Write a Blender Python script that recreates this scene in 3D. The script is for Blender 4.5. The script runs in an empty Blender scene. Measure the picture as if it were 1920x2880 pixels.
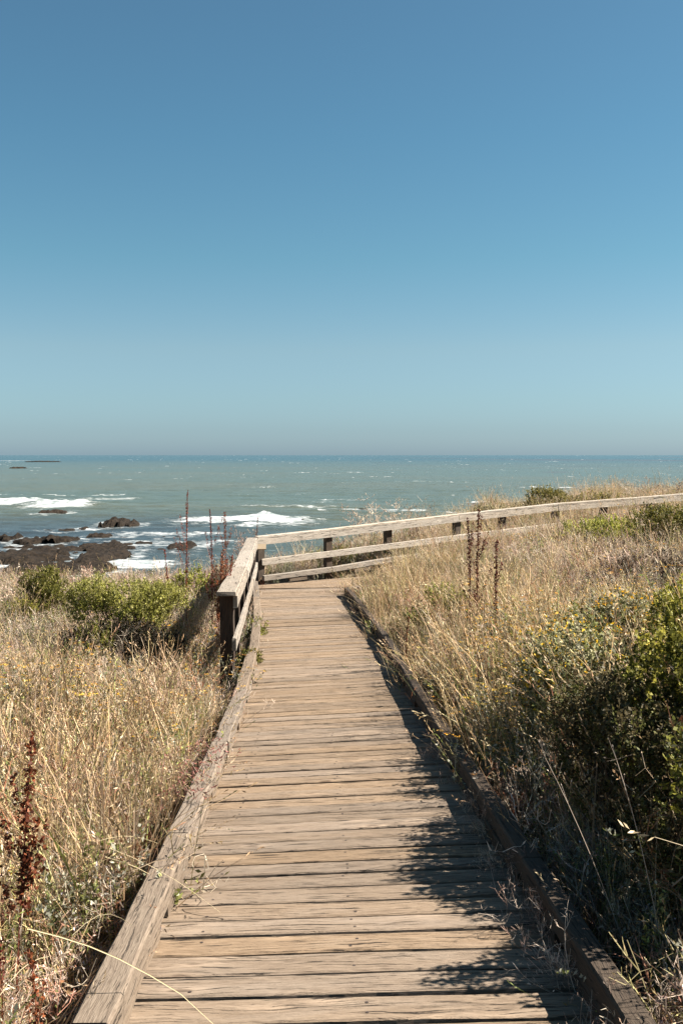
import bpy, math, random
import numpy as np
from mathutils import Vector, Matrix

random.seed(7)
RNG = np.random.default_rng(11)
SC = bpy.context.scene
COL = SC.collection
rad = math.radians

# ------------------------------------------------------------------ camera, sky, sun, exposure
EYE = Vector((0.0, 0.0, 0.0))
PITCH = math.atan(160.0 / 2800.0)
cam_data = bpy.data.cameras.new("camera")
cam_data.sensor_fit = 'VERTICAL'; cam_data.sensor_height = 36.0; cam_data.lens = 35.0
cam_data.clip_start = 0.05; cam_data.clip_end = 60000.0
cam = bpy.data.objects.new("camera", cam_data); COL.objects.link(cam)
cam.location = EYE; cam.rotation_euler = (rad(90) - PITCH, 0, 0)
SC.camera = cam

SUN_EL = rad(44.0)
SUN_AZ = rad(85.0)          # measured clockwise from +Y (the viewing direction): the sun stands to the right
world = bpy.data.worlds.new("World"); SC.world = world; world.use_nodes = True
wn, wl = world.node_tree.nodes, world.node_tree.links
wn.clear()
w_out = wn.new('ShaderNodeOutputWorld'); w_bg = wn.new('ShaderNodeBackground')
w_sky = wn.new('ShaderNodeTexSky'); w_sky.sky_type = 'NISHITA'; w_sky.sun_disc = False
w_sky.sun_elevation = SUN_EL; w_sky.sun_rotation = SUN_AZ
w_sky.altitude = 0; w_sky.air_density = 1.0; w_sky.dust_density = 0.6; w_sky.ozone_density = 1.3
w_tc = wn.new('ShaderNodeTexCoord'); w_sp = wn.new('ShaderNodeSeparateXYZ'); w_rp = wn.new('ShaderNodeValToRGB')
# marine air: the sky is bluer than the model's all round, most of all low down, where it would turn brown
_F = [(0.0, (.85, 1.25, 1.93)), (.025, (.83, 1.17, 1.66)), (.055, (.92, 1.23, 1.52)), (.104, (1.06, 1.30, 1.38)),
      (.19, (.87, 1.33, 1.33)), (.30, (.82, 1.32, 1.34)), (.41, (.85, 1.30, 1.31)), (1.0, (.85, 1.25, 1.30))]
w_rp.color_ramp.interpolation = 'EASE' if False else 'LINEAR'
while len(w_rp.color_ramp.elements) < len(_F): w_rp.color_ramp.elements.new(.5)
for e, (p_, c_) in zip(w_rp.color_ramp.elements, _F): e.position = p_; e.color = (*[q / 2.25 for q in c_], 1)
w_mul = wn.new('ShaderNodeMix'); w_mul.data_type = 'RGBA'; w_mul.blend_type = 'MULTIPLY'
w_mul.inputs[0].default_value = 1.0
wl.new(w_tc.outputs['Generated'], w_sp.inputs[0]); wl.new(w_sp.outputs[2], w_rp.inputs[0])
wl.new(w_sky.outputs[0], w_mul.inputs[6]); wl.new(w_rp.outputs[0], w_mul.inputs[7])
w_bg.inputs['Strength'].default_value = 0.0500
wl.new(w_mul.outputs[2], w_bg.inputs['Color']); wl.new(w_bg.outputs[0], w_out.inputs['Surface'])

sun_data = bpy.data.lights.new("sun", 'SUN'); sun_data.energy = 5.0; sun_data.angle = rad(0.55)
sun_data.color = (1.0, 0.95, 0.87)
sun = bpy.data.objects.new("sun", sun_data); COL.objects.link(sun)
sdir = Vector((math.sin(SUN_AZ) * math.cos(SUN_EL), math.cos(SUN_AZ) * math.cos(SUN_EL), math.sin(SUN_EL)))
sun.rotation_euler = sdir.to_track_quat('Z', 'Y').to_euler()
sun.location = sdir * 50
SC.view_settings.view_transform = 'Standard'; SC.view_settings.look = 'None'
SC.view_settings.gamma = 1.0; SC.view_settings.use_curve_mapping = False
SC.view_settings.exposure = 1.85
SC.render.engine = 'CYCLES'
SC.cycles.max_bounces = 6; SC.cycles.transparent_max_bounces = 4
SC.cycles.diffuse_bounces = 3; SC.cycles.caustics_reflective = False; SC.cycles.caustics_refractive = False

# ------------------------------------------------------------------ helpers
def P(sx, sy, Y):
    """the point at distance Y ahead that is seen at (sx, sy) of a 1920 x 2880 picture"""
    a = (sx - 960) / 2800.0; v = (sy - 1440) / 2800.0
    c, s = math.cos(PITCH), math.sin(PITCH)
    dy = c - v * s; dz = -s - v * c
    k = Y / dy
    return Vector((a * k, Y, dz * k))

def tag(o, label=None, cat=None, group=None, kind=None):
    if label: o['label'] = label
    if cat: o['category'] = cat
    if group: o['group'] = group
    if kind: o['kind'] = kind
    return o

def empty(name, loc, label=None, cat=None, group=None, kind=None):
    o = bpy.data.objects.new(name, None); COL.objects.link(o)
    o.location = loc; o.empty_display_size = 0.2
    return tag(o, label, cat, group, kind)

def adopt(o, parent, M):
    COL.objects.link(o)
    if parent is not None:
        o.parent = parent
        o.matrix_basis = Matrix.Translation(-Vector(parent.location)) @ M
    else:
        o.matrix_basis = M
    return o

def mesh_np(name, V, F, mats, smooth=False, colors=None):
    """F: list of index arrays, all with the same number of corners in each array"""
    me = bpy.data.meshes.new(name)
    V = np.asarray(V, dtype=np.float32)
    if isinstance(F, np.ndarray): F = [F]
    F = [np.asarray(f, dtype=np.int32) for f in F if len(f)]
    me.vertices.add(len(V)); me.vertices.foreach_set('co', V.ravel())
    nl = sum(f.size for f in F); npoly = sum(len(f) for f in F)
    me.loops.add(nl); me.loops.foreach_set('vertex_index', np.concatenate([f.ravel() for f in F]))
    me.polygons.add(npoly)
    tot = np.concatenate([np.full(len(f), f.shape[1], dtype=np.int32) for f in F])
    st = np.concatenate([[0], np.cumsum(tot)[:-1]]).astype(np.int32)
    me.polygons.foreach_set('loop_start', st)
    me.polygons.foreach_set('use_smooth', np.full(npoly, smooth))
    if colors is not None:
        a = me.color_attributes.new('tint', 'FLOAT_COLOR', 'POINT')
        c4 = np.ones((len(V), 4), dtype=np.float32); c4[:, :3] = colors
        if mats is globals().get('M_LEAF'): c4[:, :3] *= np.array([.90, .885, .87])
        a.data.foreach_set('color', c4.ravel())
    for m in (mats if isinstance(mats, (list, tuple)) else [mats]): me.materials.append(m)
    me.update(calc_edges=True)
    return me

# numpy value noise
_perm = RNG.random((256, 256)).astype(np.float64)
def vnoise(x, y):
    x = np.asarray(x, float); y = np.asarray(y, float)
    xi = np.floor(x).astype(int); yi = np.floor(y).astype(int)
    fx = x - xi; fy = y - yi
    fx = fx * fx * (3 - 2 * fx); fy = fy * fy * (3 - 2 * fy)
    g = lambda i, j: _perm[i & 255, j & 255]
    a = g(xi, yi) * (1 - fx) + g(xi + 1, yi) * fx
    b = g(xi, yi + 1) * (1 - fx) + g(xi + 1, yi + 1) * fx
    return a * (1 - fy) + b * fy
def fbm(x, y, o=4):
    s = 0; a = .5; t = 0
    for i in range(o):
        s = s + a * vnoise(x * 2 ** i + 17.3 * i, y * 2 ** i + 9.1 * i); t += a; a *= .5
    return s / t
def sstep(a, b, x):
    t = np.clip((np.asarray(x, float) - a) / (b - a), 0, 1); return t * t * (3 - 2 * t)

# ------------------------------------------------------------------ materials
def nt(name):
    m = bpy.data.materials.new(name); m.use_nodes = True
    n = m.node_tree.nodes; l = m.node_tree.links
    b = n['Principled BSDF']
    return m, n, l, b
def N(n, t, **kw):
    x = n.new(t)
    for k, v in kw.items(): setattr(x, k, v)
    return x
def math_(n, l, op, a, b=None, c=None, clamp=False):
    x = n.new('ShaderNodeMath'); x.operation = op; x.use_clamp = clamp
    for i, q in enumerate((a, b, c)):
        if q is None: continue
        if isinstance(q, (int, float)): x.inputs[i].default_value = q
        else: l.new(q, x.inputs[i])
    return x.outputs[0]
def mixc(n, l, f, a, b, mode='MIX'):
    x = n.new('ShaderNodeMix'); x.data_type = 'RGBA'; x.blend_type = mode
    for i, q in ((0, f), (6, a), (7, b)):
        if isinstance(q, (int, float)): x.inputs[i].default_value = q
        elif isinstance(q, tuple): x.inputs[i].default_value = (*q, 1)
        else: l.new(q, x.inputs[i])
    return x.outputs[2]
def maprange(n, l, v, a, b, c=0., d=1.):
    x = n.new('ShaderNodeMapRange'); x.clamp = True; x.interpolation_type = 'SMOOTHSTEP'
    l.new(v, x.inputs[0])
    for i, q in enumerate((a, b, c, d)): x.inputs[i + 1].default_value = q
    return x.outputs[0]
def noise_(n, l, vec, scale, detail=4, rough=.6, dist=0):
    x = n.new('ShaderNodeTexNoise'); l.new(vec, x.inputs['Vector'])
    x.inputs['Scale'].default_value = scale; x.inputs['Detail'].default_value = detail
    x.inputs['Roughness'].default_value = rough; x.inputs['Distortion'].default_value = dist
    return x.outputs[0]

def wood(name, light, mid, dark, crack=.5, knots=True, var=.25, bump=.006, patch=None):
    """weathered timber: grain runs along the object's own X"""
    m, n, l, b = nt(name)
    tc = N(n, 'ShaderNodeTexCoord'); oi = N(n, 'ShaderNodeObjectInfo')
    off = N(n, 'ShaderNodeVectorMath', operation='SCALE'); off.inputs[0].default_value = (37.1, 21.7, 13.3)
    l.new(oi.outputs['Random'], off.inputs['Scale'])
    add = N(n, 'ShaderNodeVectorMath', operation='ADD'); l.new(tc.outputs['Object'], add.inputs[0]); l.new(off.outputs[0], add.inputs[1])
    sp = N(n, 'ShaderNodeSeparateXYZ'); l.new(add.outputs[0], sp.inputs[0])
    # knots bend the grain
    mp = N(n, 'ShaderNodeMapping'); l.new(add.outputs[0], mp.inputs[0]); mp.inputs['Scale'].default_value = (2.0, 7.0, 5.0)
    vo = N(n, 'ShaderNodeTexVoronoi'); l.new(mp.outputs[0], vo.inputs['Vector']); vo.inputs['Scale'].default_value = 1.0
    vo.inputs['Randomness'].default_value = 1.0
    kd = vo.outputs['Distance']
    bend = maprange(n, l, kd, 0.0, 0.45, 0.028, 0.0) if knots else None
    lo = noise_(n, l, add.outputs[0], 2.2, 2, .5)
    wob = math_(n, l, 'MULTIPLY', math_(n, l, 'SUBTRACT', lo, .5), .05)
    yy = math_(n, l, 'ADD', sp.outputs[1], wob)
    if knots: yy = math_(n, l, 'ADD', yy, bend)
    cb = N(n, 'ShaderNodeCombineXYZ'); l.new(sp.outputs[0], cb.inputs[0]); l.new(yy, cb.inputs[1]); l.new(sp.outputs[2], cb.inputs[2])
    def strx(sx, sy):
        q = N(n, 'ShaderNodeMapping'); l.new(cb.outputs[0], q.inputs[0]); q.inputs['Scale'].default_value = (sx, sy, sy); return q.outputs[0]
    g1 = noise_(n, l, strx(6.5, 120), 1.0, 5, .68)
    g2 = noise_(n, l, strx(15.0, 280), 1.0, 3, .6)
    g3 = noise_(n, l, strx(3.6, 75), 1.0, 6, .74)
    blotch = noise_(n, l, strx(2.4, 9), 1.0, 3, .6)
    c = mixc(n, l, maprange(n, l, g1, .36, .64), mid, light)
    c = mixc(n, l, math_(n, l, 'MULTIPLY', maprange(n, l, g2, .46, .66), .5), c, dark)
    c = mixc(n, l, math_(n, l, 'MULTIPLY', maprange(n, l, blotch, .42, .66), .45), c, patch or light)
    ck = maprange(n, l, g3, .385, .435, 1, 0)                  # narrow dark splits along the grain
    ck = math_(n, l, 'MULTIPLY', ck, crack)
    c = mixc(n, l, ck, c, tuple(q * .22 for q in dark))
    h = math_(n, l, 'ADD', math_(n, l, 'MULTIPLY', g1, .5), math_(n, l, 'MULTIPLY', g2, .35))
    h = math_(n, l, 'SUBTRACT', h, math_(n, l, 'MULTIPLY', ck, .9))
    if knots:
        kc = maprange(n, l, kd, .05, .12, 1, 0); kr = maprange(n, l, kd, .10, .26, 1, 0)
        c = mixc(n, l, math_(n, l, 'MULTIPLY', kr, .55), c, tuple(min(1, q * 1.35) for q in light))
        c = mixc(n, l, math_(n, l, 'MULTIPLY', kc, .75), c, dark)
        h = math_(n, l, 'ADD', h, math_(n, l, 'MULTIPLY', kr, .35))
    bc = N(n, 'ShaderNodeBrightContrast')
    hs = N(n, 'ShaderNodeHueSaturation'); l.new(c, hs.inputs['Color'])
    l.new(maprange(n, l, oi.outputs['Random'], 0, 1, 1 - var, 1 + var), hs.inputs['Value'])
    r2 = math_(n, l, 'FRACT', math_(n, l, 'MULTIPLY', oi.outputs['Random'], 7.31))
    l.new(maprange(n, l, r2, 0, 1, .9, 1.1), hs.inputs['Saturation'])
    n.remove(bc)
    l.new(hs.outputs[0], b.inputs['Base Color'])
    b.inputs['Roughness'].default_value = .82; b.inputs['Specular IOR Level'].default_value = .25
    bp = N(n, 'ShaderNodeBump'); bp.inputs['Strength'].default_value = 1.0; bp.inputs['Distance'].default_value = bump
    l.new(h, bp.inputs['Height']); l.new(bp.outputs[0], b.inputs['Normal'])
    return m

M_PLANK = wood('weathered_deck_wood', (0.221, 0.158, 0.105), (0.169, 0.118, 0.076), (0.071, 0.043, 0.026),  1.0, True, .12, .012, (0.212, 0.159, 0.114))
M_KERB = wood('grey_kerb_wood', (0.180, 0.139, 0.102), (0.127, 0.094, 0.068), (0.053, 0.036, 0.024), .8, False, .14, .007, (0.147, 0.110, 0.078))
M_RKERB = wood('shade_dark_kerb_wood', (0.063, 0.043, 0.027), (0.040, 0.026, 0.016), (0.014, 0.009, 0.005), .85, False, .14, .008, (0.050, 0.034, 0.022))  # brown weathered kerb, deepened: shade from shrubs and weeds is in the colour
M_RAIL = wood('silvered_rail_wood', (0.292, 0.246, 0.197), (0.224, 0.181, 0.142), (0.093, 0.070, 0.051), .95, True, .10, .009, (0.242, 0.210, 0.172))
M_FRAIL = wood('sunlit_fence_wood', (0.450, 0.380, 0.302), (0.345, 0.281, 0.218), (0.143, 0.108, 0.079), .95, True, .10, .009, (0.373, 0.325, 0.264))  # rail wood brightened evenly: sun on the fence fronts is in the colour
M_POST = wood('dark_post_wood', (0.053, 0.032, 0.020), (0.030, 0.018, 0.012), (0.012, 0.007, 0.005), .7, False, .2, .006, (0.065, 0.045, 0.030))
M_FPOST = wood('brown_post_wood', (0.082, 0.057, 0.039), (0.045, 0.030, 0.020), (0.017, 0.010, 0.007), .7, False, .2, .006, (0.090, 0.068, 0.048))
M_SIGN = wood('tan_board_wood', (0.254, 0.188, 0.114), (0.225, 0.166, 0.102), (0.144, 0.098, 0.058), .2, False, .02, .002, (0.245, 0.188, 0.122))

def foliage(name, trans=.28):
    m, n, l, b = nt(name)
    at = N(n, 'ShaderNodeAttribute'); at.attribute_name = 'tint'
    oi = N(n, 'ShaderNodeObjectInfo'); ge = N(n, 'ShaderNodeNewGeometry')
    hs = N(n, 'ShaderNodeHueSaturation'); l.new(at.outputs['Color'], hs.inputs['Color'])
    l.new(maprange(n, l, oi.outputs['Random'], 0, 1, .56, 1.20), hs.inputs['Value'])
    r2 = math_(n, l, 'FRACT', math_(n, l, 'MULTIPLY', oi.outputs['Random'], 9.7))
    l.new(maprange(n, l, r2, 0, 1, .485, .51), hs.inputs['Hue'])
    isl = maprange(n, l, ge.outputs['Random Per Island'], 0, 1, .46, 1.42)
    vm = N(n, 'ShaderNodeVectorMath', operation='SCALE'); l.new(hs.outputs[0], vm.inputs[0]); l.new(isl, vm.inputs['Scale'])
    l.new(vm.outputs[0], b.inputs['Base Color']); b.inputs['Roughness'].default_value = .6
    b.inputs['Specular IOR Level'].default_value = .22
    tr = N(n, 'ShaderNodeBsdfTranslucent'); l.new(vm.outputs[0], tr.inputs['Color'])
    mx = N(n, 'ShaderNodeMixShader'); mx.inputs[0].default_value = trans
    out = n['Material Output']
    l.new(b.outputs[0], mx.inputs[1]); l.new(tr.outputs[0], mx.inputs[2]); l.new(mx.outputs[0], out.inputs['Surface'])
    return m
M_LEAF = foliage('plant_matter', .33)

def soil_mat():
    m, n, l, b = nt('soil_and_litter')
    tc = N(n, 'ShaderNodeTexCoord'); v = tc.outputs['Object']
    a = noise_(n, l, v, 1.2, 5, .6); c = noise_(n, l, v, 22, 5, .75); d = noise_(n, l, v, 90, 3, .7)
    col = mixc(n, l, maprange(n, l, a, .35, .65), (.07, .052, .034), (.16, .12, .075))
    col = mixc(n, l, maprange(n, l, c, .42, .62), col, (.23, .18, .11))
    col = mixc(n, l, math_(n, l, 'MULTIPLY', maprange(n, l, d, .5, .62), .7), col, (.03, .024, .016))
    l.new(col, b.inputs['Base Color']); b.inputs['Roughness'].default_value = .95
    bp = N(n, 'ShaderNodeBump'); bp.inputs['Distance'].default_value = .03
    l.new(math_(n, l, 'ADD', c, d), bp.inputs['Height']); l.new(bp.outputs[0], b.inputs['Normal'])
    return m
M_SOIL = soil_mat()

def rock_mat():
    m, n, l, b = nt('tidal_rock')
    tc = N(n, 'ShaderNodeTexCoord'); ge = N(n, 'ShaderNodeNewGeometry')
    v = tc.outputs['Object']
    a = noise_(n, l, v, .9, 5, .65); c = noise_(n, l, v, 3.2, 6, .85)
    sp = N(n, 'ShaderNodeSeparateXYZ'); l.new(ge.outputs['Position'], sp.inputs[0])
    col = mixc(n, l, maprange(n, l, c, .35, .65), (.003, .0025, .002), (.034, .022, .0125))
    hgt = math_(n, l, 'ADD', sp.outputs[2], math_(n, l, 'MULTIPLY', a, 1.6))
    tan = maprange(n, l, hgt, -7.0, -6.6)
    col = mixc(n, l, math_(n, l, 'MULTIPLY', tan, .8), col, (.12, .085, .052))
    l.new(col, b.inputs['Base Color']); b.inputs['Roughness'].default_value = .8; b.inputs['Specular IOR Level'].default_value = .15
    bp = N(n, 'ShaderNodeBump'); bp.inputs['Distance'].default_value = .25
    l.new(c, bp.inputs['Height']); l.new(bp.outputs[0], b.inputs['Normal'])
    return m
M_ROCK = rock_mat()

def sea_mat():
    m, n, l, b = nt('sea_water')
    ge = N(n, 'ShaderNodeNewGeometry')
    at = N(n, 'ShaderNodeAttribute'); at.attribute_name = 'tint'      # r: foam, g: clear dark shallows, b: kelp
    sc = N(n, 'ShaderNodeSeparateColor'); l.new(at.outputs['Color'], sc.inputs[0])
    def mp(s):
        q = N(n, 'ShaderNodeMapping'); l.new(ge.outputs['Position'], q.inputs[0]); q.inputs['Scale'].default_value = s; return q.outputs[0]
    big = noise_(n, l, mp((.006, .012, 1)), 1, 4, .6)
    mid = noise_(n, l, mp((.12, .35, 1)), 1, 5, .65)
    fine = noise_(n, l, mp((.7, 1.8, 1)), 1, 5, .7)
    sp = N(n, 'ShaderNodeSeparateXYZ'); l.new(ge.outputs['Position'], sp.inputs[0])
    dist = math_(n, l, 'SQRT', math_(n, l, 'ADD', math_(n, l, 'MULTIPLY', sp.outputs[0], sp.outputs[0]), math_(n, l, 'MULTIPLY', sp.outputs[1], sp.outputs[1])))
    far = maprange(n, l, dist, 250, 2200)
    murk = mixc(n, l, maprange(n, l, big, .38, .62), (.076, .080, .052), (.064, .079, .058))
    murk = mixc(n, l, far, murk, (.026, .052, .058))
    murk = mixc(n, l, sc.outputs[1], murk, (.026, .034, .040))
    murk = mixc(n, l, math_(n, l, 'MULTIPLY', maprange(n, l, mid, .45, .68), .22), murk, (.024, .038, .034))
    murk = mixc(n, l, math_(n, l, 'MULTIPLY', sc.outputs[2], .7), murk, (.055, .038, .030))
    foam_n = noise_(n, l, mp((.8, 1.5, 1)), 1, 6, .78)
    fo = math_(n, l, 'ADD', sc.outputs[0], math_(n, l, 'MULTIPLY', math_(n, l, 'SUBTRACT', foam_n, .5), 2.4))
    fo = maprange(n, l, fo, .38, .95)
    fn2 = noise_(n, l, mp((.35, 1.1, 1)), 1, 5, .7)
    fcol = mixc(n, l, maprange(n, l, fn2, .36, .58), (.17, .20, .20), (.50, .50, .49))
    col = mixc(n, l, fo, murk, fcol)
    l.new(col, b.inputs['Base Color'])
    l.new(math_(n, l, 'ADD', math_(n, l, 'MULTIPLY', fo, .6), .22), b.inputs['Roughness'])
    b.inputs['IOR'].default_value = 1.33; b.inputs['Specular IOR Level'].default_value = .5
    bp = N(n, 'ShaderNodeBump'); bp.inputs['Distance'].default_value = .45; bp.inputs['Strength'].default_value = .9
    l.new(math_(n, l, 'ADD', math_(n, l, 'MULTIPLY', fine, .55), math_(n, l, 'MULTIPLY', mid, 1.4)), bp.inputs['Height'])
    l.new(bp.outputs[0], b.inputs['Normal'])
    return m
M_SEA = sea_mat()

# ------------------------------------------------------------------ the deck's course
_Y = np.array([-6, 0, 3.2, 5.5, 8.0, 10, 12, 15, 18, 21, 24.])
_Z = np.array([-1.30, -1.62, -1.88, -2.075, -2.27, -2.385, -2.46, -2.53, -2.565, -2.58, -2.59])
_X = np.array([.30, .15, .075, 0., -.075, -.14, -.22, -.43, -.72, -1.05, -1.4])
_S = np.array([0, 0, .006, .036, .042, .042, .036, .026, .012, 0, 0])
dZ = lambda y: np.interp(y, _Y, _Z)
dX = lambda y: np.interp(y, _Y, _X)
dS = lambda y: np.interp(y, _Y, _S)
HALF = .78
def dH(y): return math.atan2(-(dX(y + .8) - dX(y - .8)), 1.6)       # heading, left positive

# far fence and the leg of the walk along it
_FX = [731, 922, 1090, 1283, 1411, 1561, 1696, 1828, 1950, 2065]
_FT = np.interp(_FX, [731, 930, 960, 1278, 1450, 1695, 1829, 1920, 2065], [1507, 1486, 1474, 1446, 1423, 1406, 1395, 1388, 1376])
fdepth = lambda sx: 19.85 + (sx - 731) * .0042
FPTS = [P(a, b, fdepth(a)) for a, b in zip(_FX, _FT)]              # rail top at each post
_fx = np.array([p.x for p in FPTS]); _fy = np.array([p.y for p in FPTS]); _fz = np.array([p.z for p in FPTS]) - .96
FDIR = (FPTS[-1] - FPTS[0]).xy.normalized(); FNRM = Vector((FDIR.y, -FDIR.x))     # towards the camera side
fenceY = lambda x: np.interp(x, _fx, _fy) + np.where(np.asarray(x) > _fx[-1], (np.asarray(x) - _fx[-1]) * FDIR.y / FDIR.x, 0)
walkZ = lambda x: np.interp(x, _fx, _fz)

def ground_z(x, y):
    x = np.asarray(x, float); y = np.asarray(y, float)
    base = np.interp(y, _Y, _Z)
    xr = dX(y) + HALF + .15; xl = dX(y) - HALF - .15
    right = -.14 + (1.3 - .12 * sstep(13, 17, y)) * (1 - np.exp(-np.clip(x - xr, 0, None) / 3.0))
    left = -.24 - .02 * np.clip(xl - x, 0, 12) + .10 * sstep(.4, 2, xl - x)
    mid = -.24
    t = sstep(0, .35, x - xr); t2 = sstep(0, .3, xl - x)
    off = mid * (1 - t) * (1 - t2) + right * t + left * t2
    z = base + off
    # corridor in front of the far fence
    fy = fenceY(np.clip(x, _fx[0] - 1, 60)); d = fy - y            # >0 on the near side of the fence
    wz = walkZ(x)
    corr = sstep(-.5, -.1, d) * (1 - sstep(1.9, 2.5, d)) * sstep(_fx[0] - .4, _fx[0] + .2, x)
    z = z * (1 - corr) + np.minimum(z, wz - .2) * corr
    beyond = sstep(.1, .6, -d) * sstep(_fx[0] - 1.5, _fx[0] + .5, x)
    zb = wz + .02 + .22 * sstep(2.5, 6, x) * sstep(1, 4, -d) - .03 * np.clip(-d, 0, 6) * (1 - sstep(2, 4, x))
    z = z * (1 - beyond) + zb * beyond
    z = z + (fbm(x * .8 + 40, y * .8, 3) - .5) * .16 * (np.abs(x - dX(y)) > .9)
    edge = np.interp(x, [-40, -10, -3.2, -1, 2, 5, 12, 40], [17, 19.2, 20.6, 23.5, 27, 32, 35, 44]) + (fbm(x * .35, x * 0 + 3, 3) - .5) * 2
    q = np.clip(y - edge, 0, None)
    z = z - (.35 * q + .45 * np.clip(q - 1.2, 0, None))
    return np.maximum(z, -12.0)

# ------------------------------------------------------------------ ground sheet
def axis(lo, hi, fine_lo, fine_hi, fs, grow=1.18):
    mid = list(np.arange(fine_lo, fine_hi, fs)); a = []; s = fs; v = fine_lo
    while v > lo: s *= grow; v -= s; a.append(v)
    b = []; s = fs; v = mid[-1]
    while v < hi: s *= grow; v += s; b.append(v)
    return np.array(a[::-1] + mid + b)
gx = axis(-160, 160, -10, 12, .14); gy = axis(-120, 75, 1, 36, .16)
GX, GY = np.meshgrid(gx, gy)
GZ = ground_z(GX, GY)
nx, ny = len(gx), len(gy)
ii = np.arange(nx * ny).reshape(ny, nx)
Q = np.stack([ii[:-1, :-1], ii[:-1, 1:], ii[1:, 1:], ii[1:, :-1]], -1).reshape(-1, 4)
me = mesh_np('ground', np.stack([GX, GY, GZ], -1).reshape(-1, 3), Q, M_SOIL, True)
o = bpy.data.objects.new('ground', me); COL.objects.link(o)
tag(o, 'brown soil and plant litter of the coastal bluff', kind='structure')

# ------------------------------------------------------------------ sea
SEA = -9.0
ROCKS = [ # left, right, top, foot in the 1920 x 2880 frame, label
 (268, 341, 1452, 1482, 'tall dark rock with tan crown, the biggest standing clear in open water'),
 (340, 381, 1464, 1481, 'small rounded rock touching the right side of the tall tan-crowned rock'),
 (88, 166, 1430, 1447, 'low dark rock in the foam below the left breaking wave'),
 (158, 209, 1406, 1413, 'thin flat rock just above the left breaking wave'),
 (152, 208, 1486, 1496, 'thin low rock left of the round one below the tall rock'),
 (208, 241, 1480, 1492, 'small round dark rock below and left of the tall rock'),
 (228, 294, 1494, 1514, 'humped brown rock between the tall rock and the long shelf rocks'),
 (-60, 38, 1500, 1525, 'dark rock at the left edge of the photo, topmost of the shore ledges'),
 (26, 114, 1510, 1530, 'low dark ledge just right of the topmost edge rock'),
 (80, 196, 1503, 1528, 'long narrow dark ledge reaching right from the shore rocks'),
 (-110, 146, 1527, 1586, 'big brown ledge with tan patches at the left edge of the photo'),
 (186, 342, 1518, 1552, 'broad brown rock with lighter top, upper half of the central reef'),
 (170, 314, 1535, 1586, 'weed covered dark slab, lower half of the central reef'),
 (-20, 268, 1572, 1626, 'long black ledge nearest the shore above the green shrubs'),
 (372, 424, 1521, 1533, 'small dark oval rock in foam right of the central reef'),
 (456, 540, 1516, 1549, 'dark rock behind the tall red dock stalk'),
 (404, 464, 1539, 1549, 'flat dark rock left of the one behind the dock stalk'),
 (286, 311, 1569, 1580, 'tiny rock at the lower right corner of the central reef'),
 (316, 340, 1563, 1573, 'tiny rock alone in smooth water right of the central reef'),
 (322, 360, 1496, 1504, 'thin dark rock in foam below the small rounded rock'),
 (334, 352, 1507, 1516, 'very small pointed rock in foam above the oval rock'),
 (476, 516, 1507, 1514, 'thin awash rock above the one behind the dock stalk'),
 (446, 462, 1508, 1516, 'very small rock awash left of the thin one by the dock stalk'),
 (70, 164, 1294, 1299, 'far rock line awash near the horizon at left'),
 (20, 60, 1312, 1317, 'far low rock at left, nearest below the horizon surf'),
 (844, 858, 1457, 1463, 'tiny dark rock in the foam right of the large breaking wave'),
 (1002, 1040, 1428, 1434, 'small brown rock above the handrail in the middle of the photo'),
 (116, 146, 1487, 1494, 'tiny flat rock left of the thin low rock'),
 (150, 176, 1531, 1539, 'little rock between the big edge ledge and the central reef'),
]
def sea_at(sy): return -SEA * 2800.0 / (sy - 1279.5)
RK = []
for (a, b, t, f, lab) in ROCKS:
    yf = sea_at(f); k = yf / 2800.0
    w = (b - a) * k; h = min(1.35, max(.25, .8 * (f - t) * k)) if (f - t) < 31 else .62
    yb = (-SEA - h * .75) * 2800.0 / (t - 1279.5)
    dd = max(.6 * min(w, 6), min(yb - yf, 16))
    RK.append(((a + b) / 2 * k - 960 * k, yf + dd / 2, w, dd, h, lab))

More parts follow.
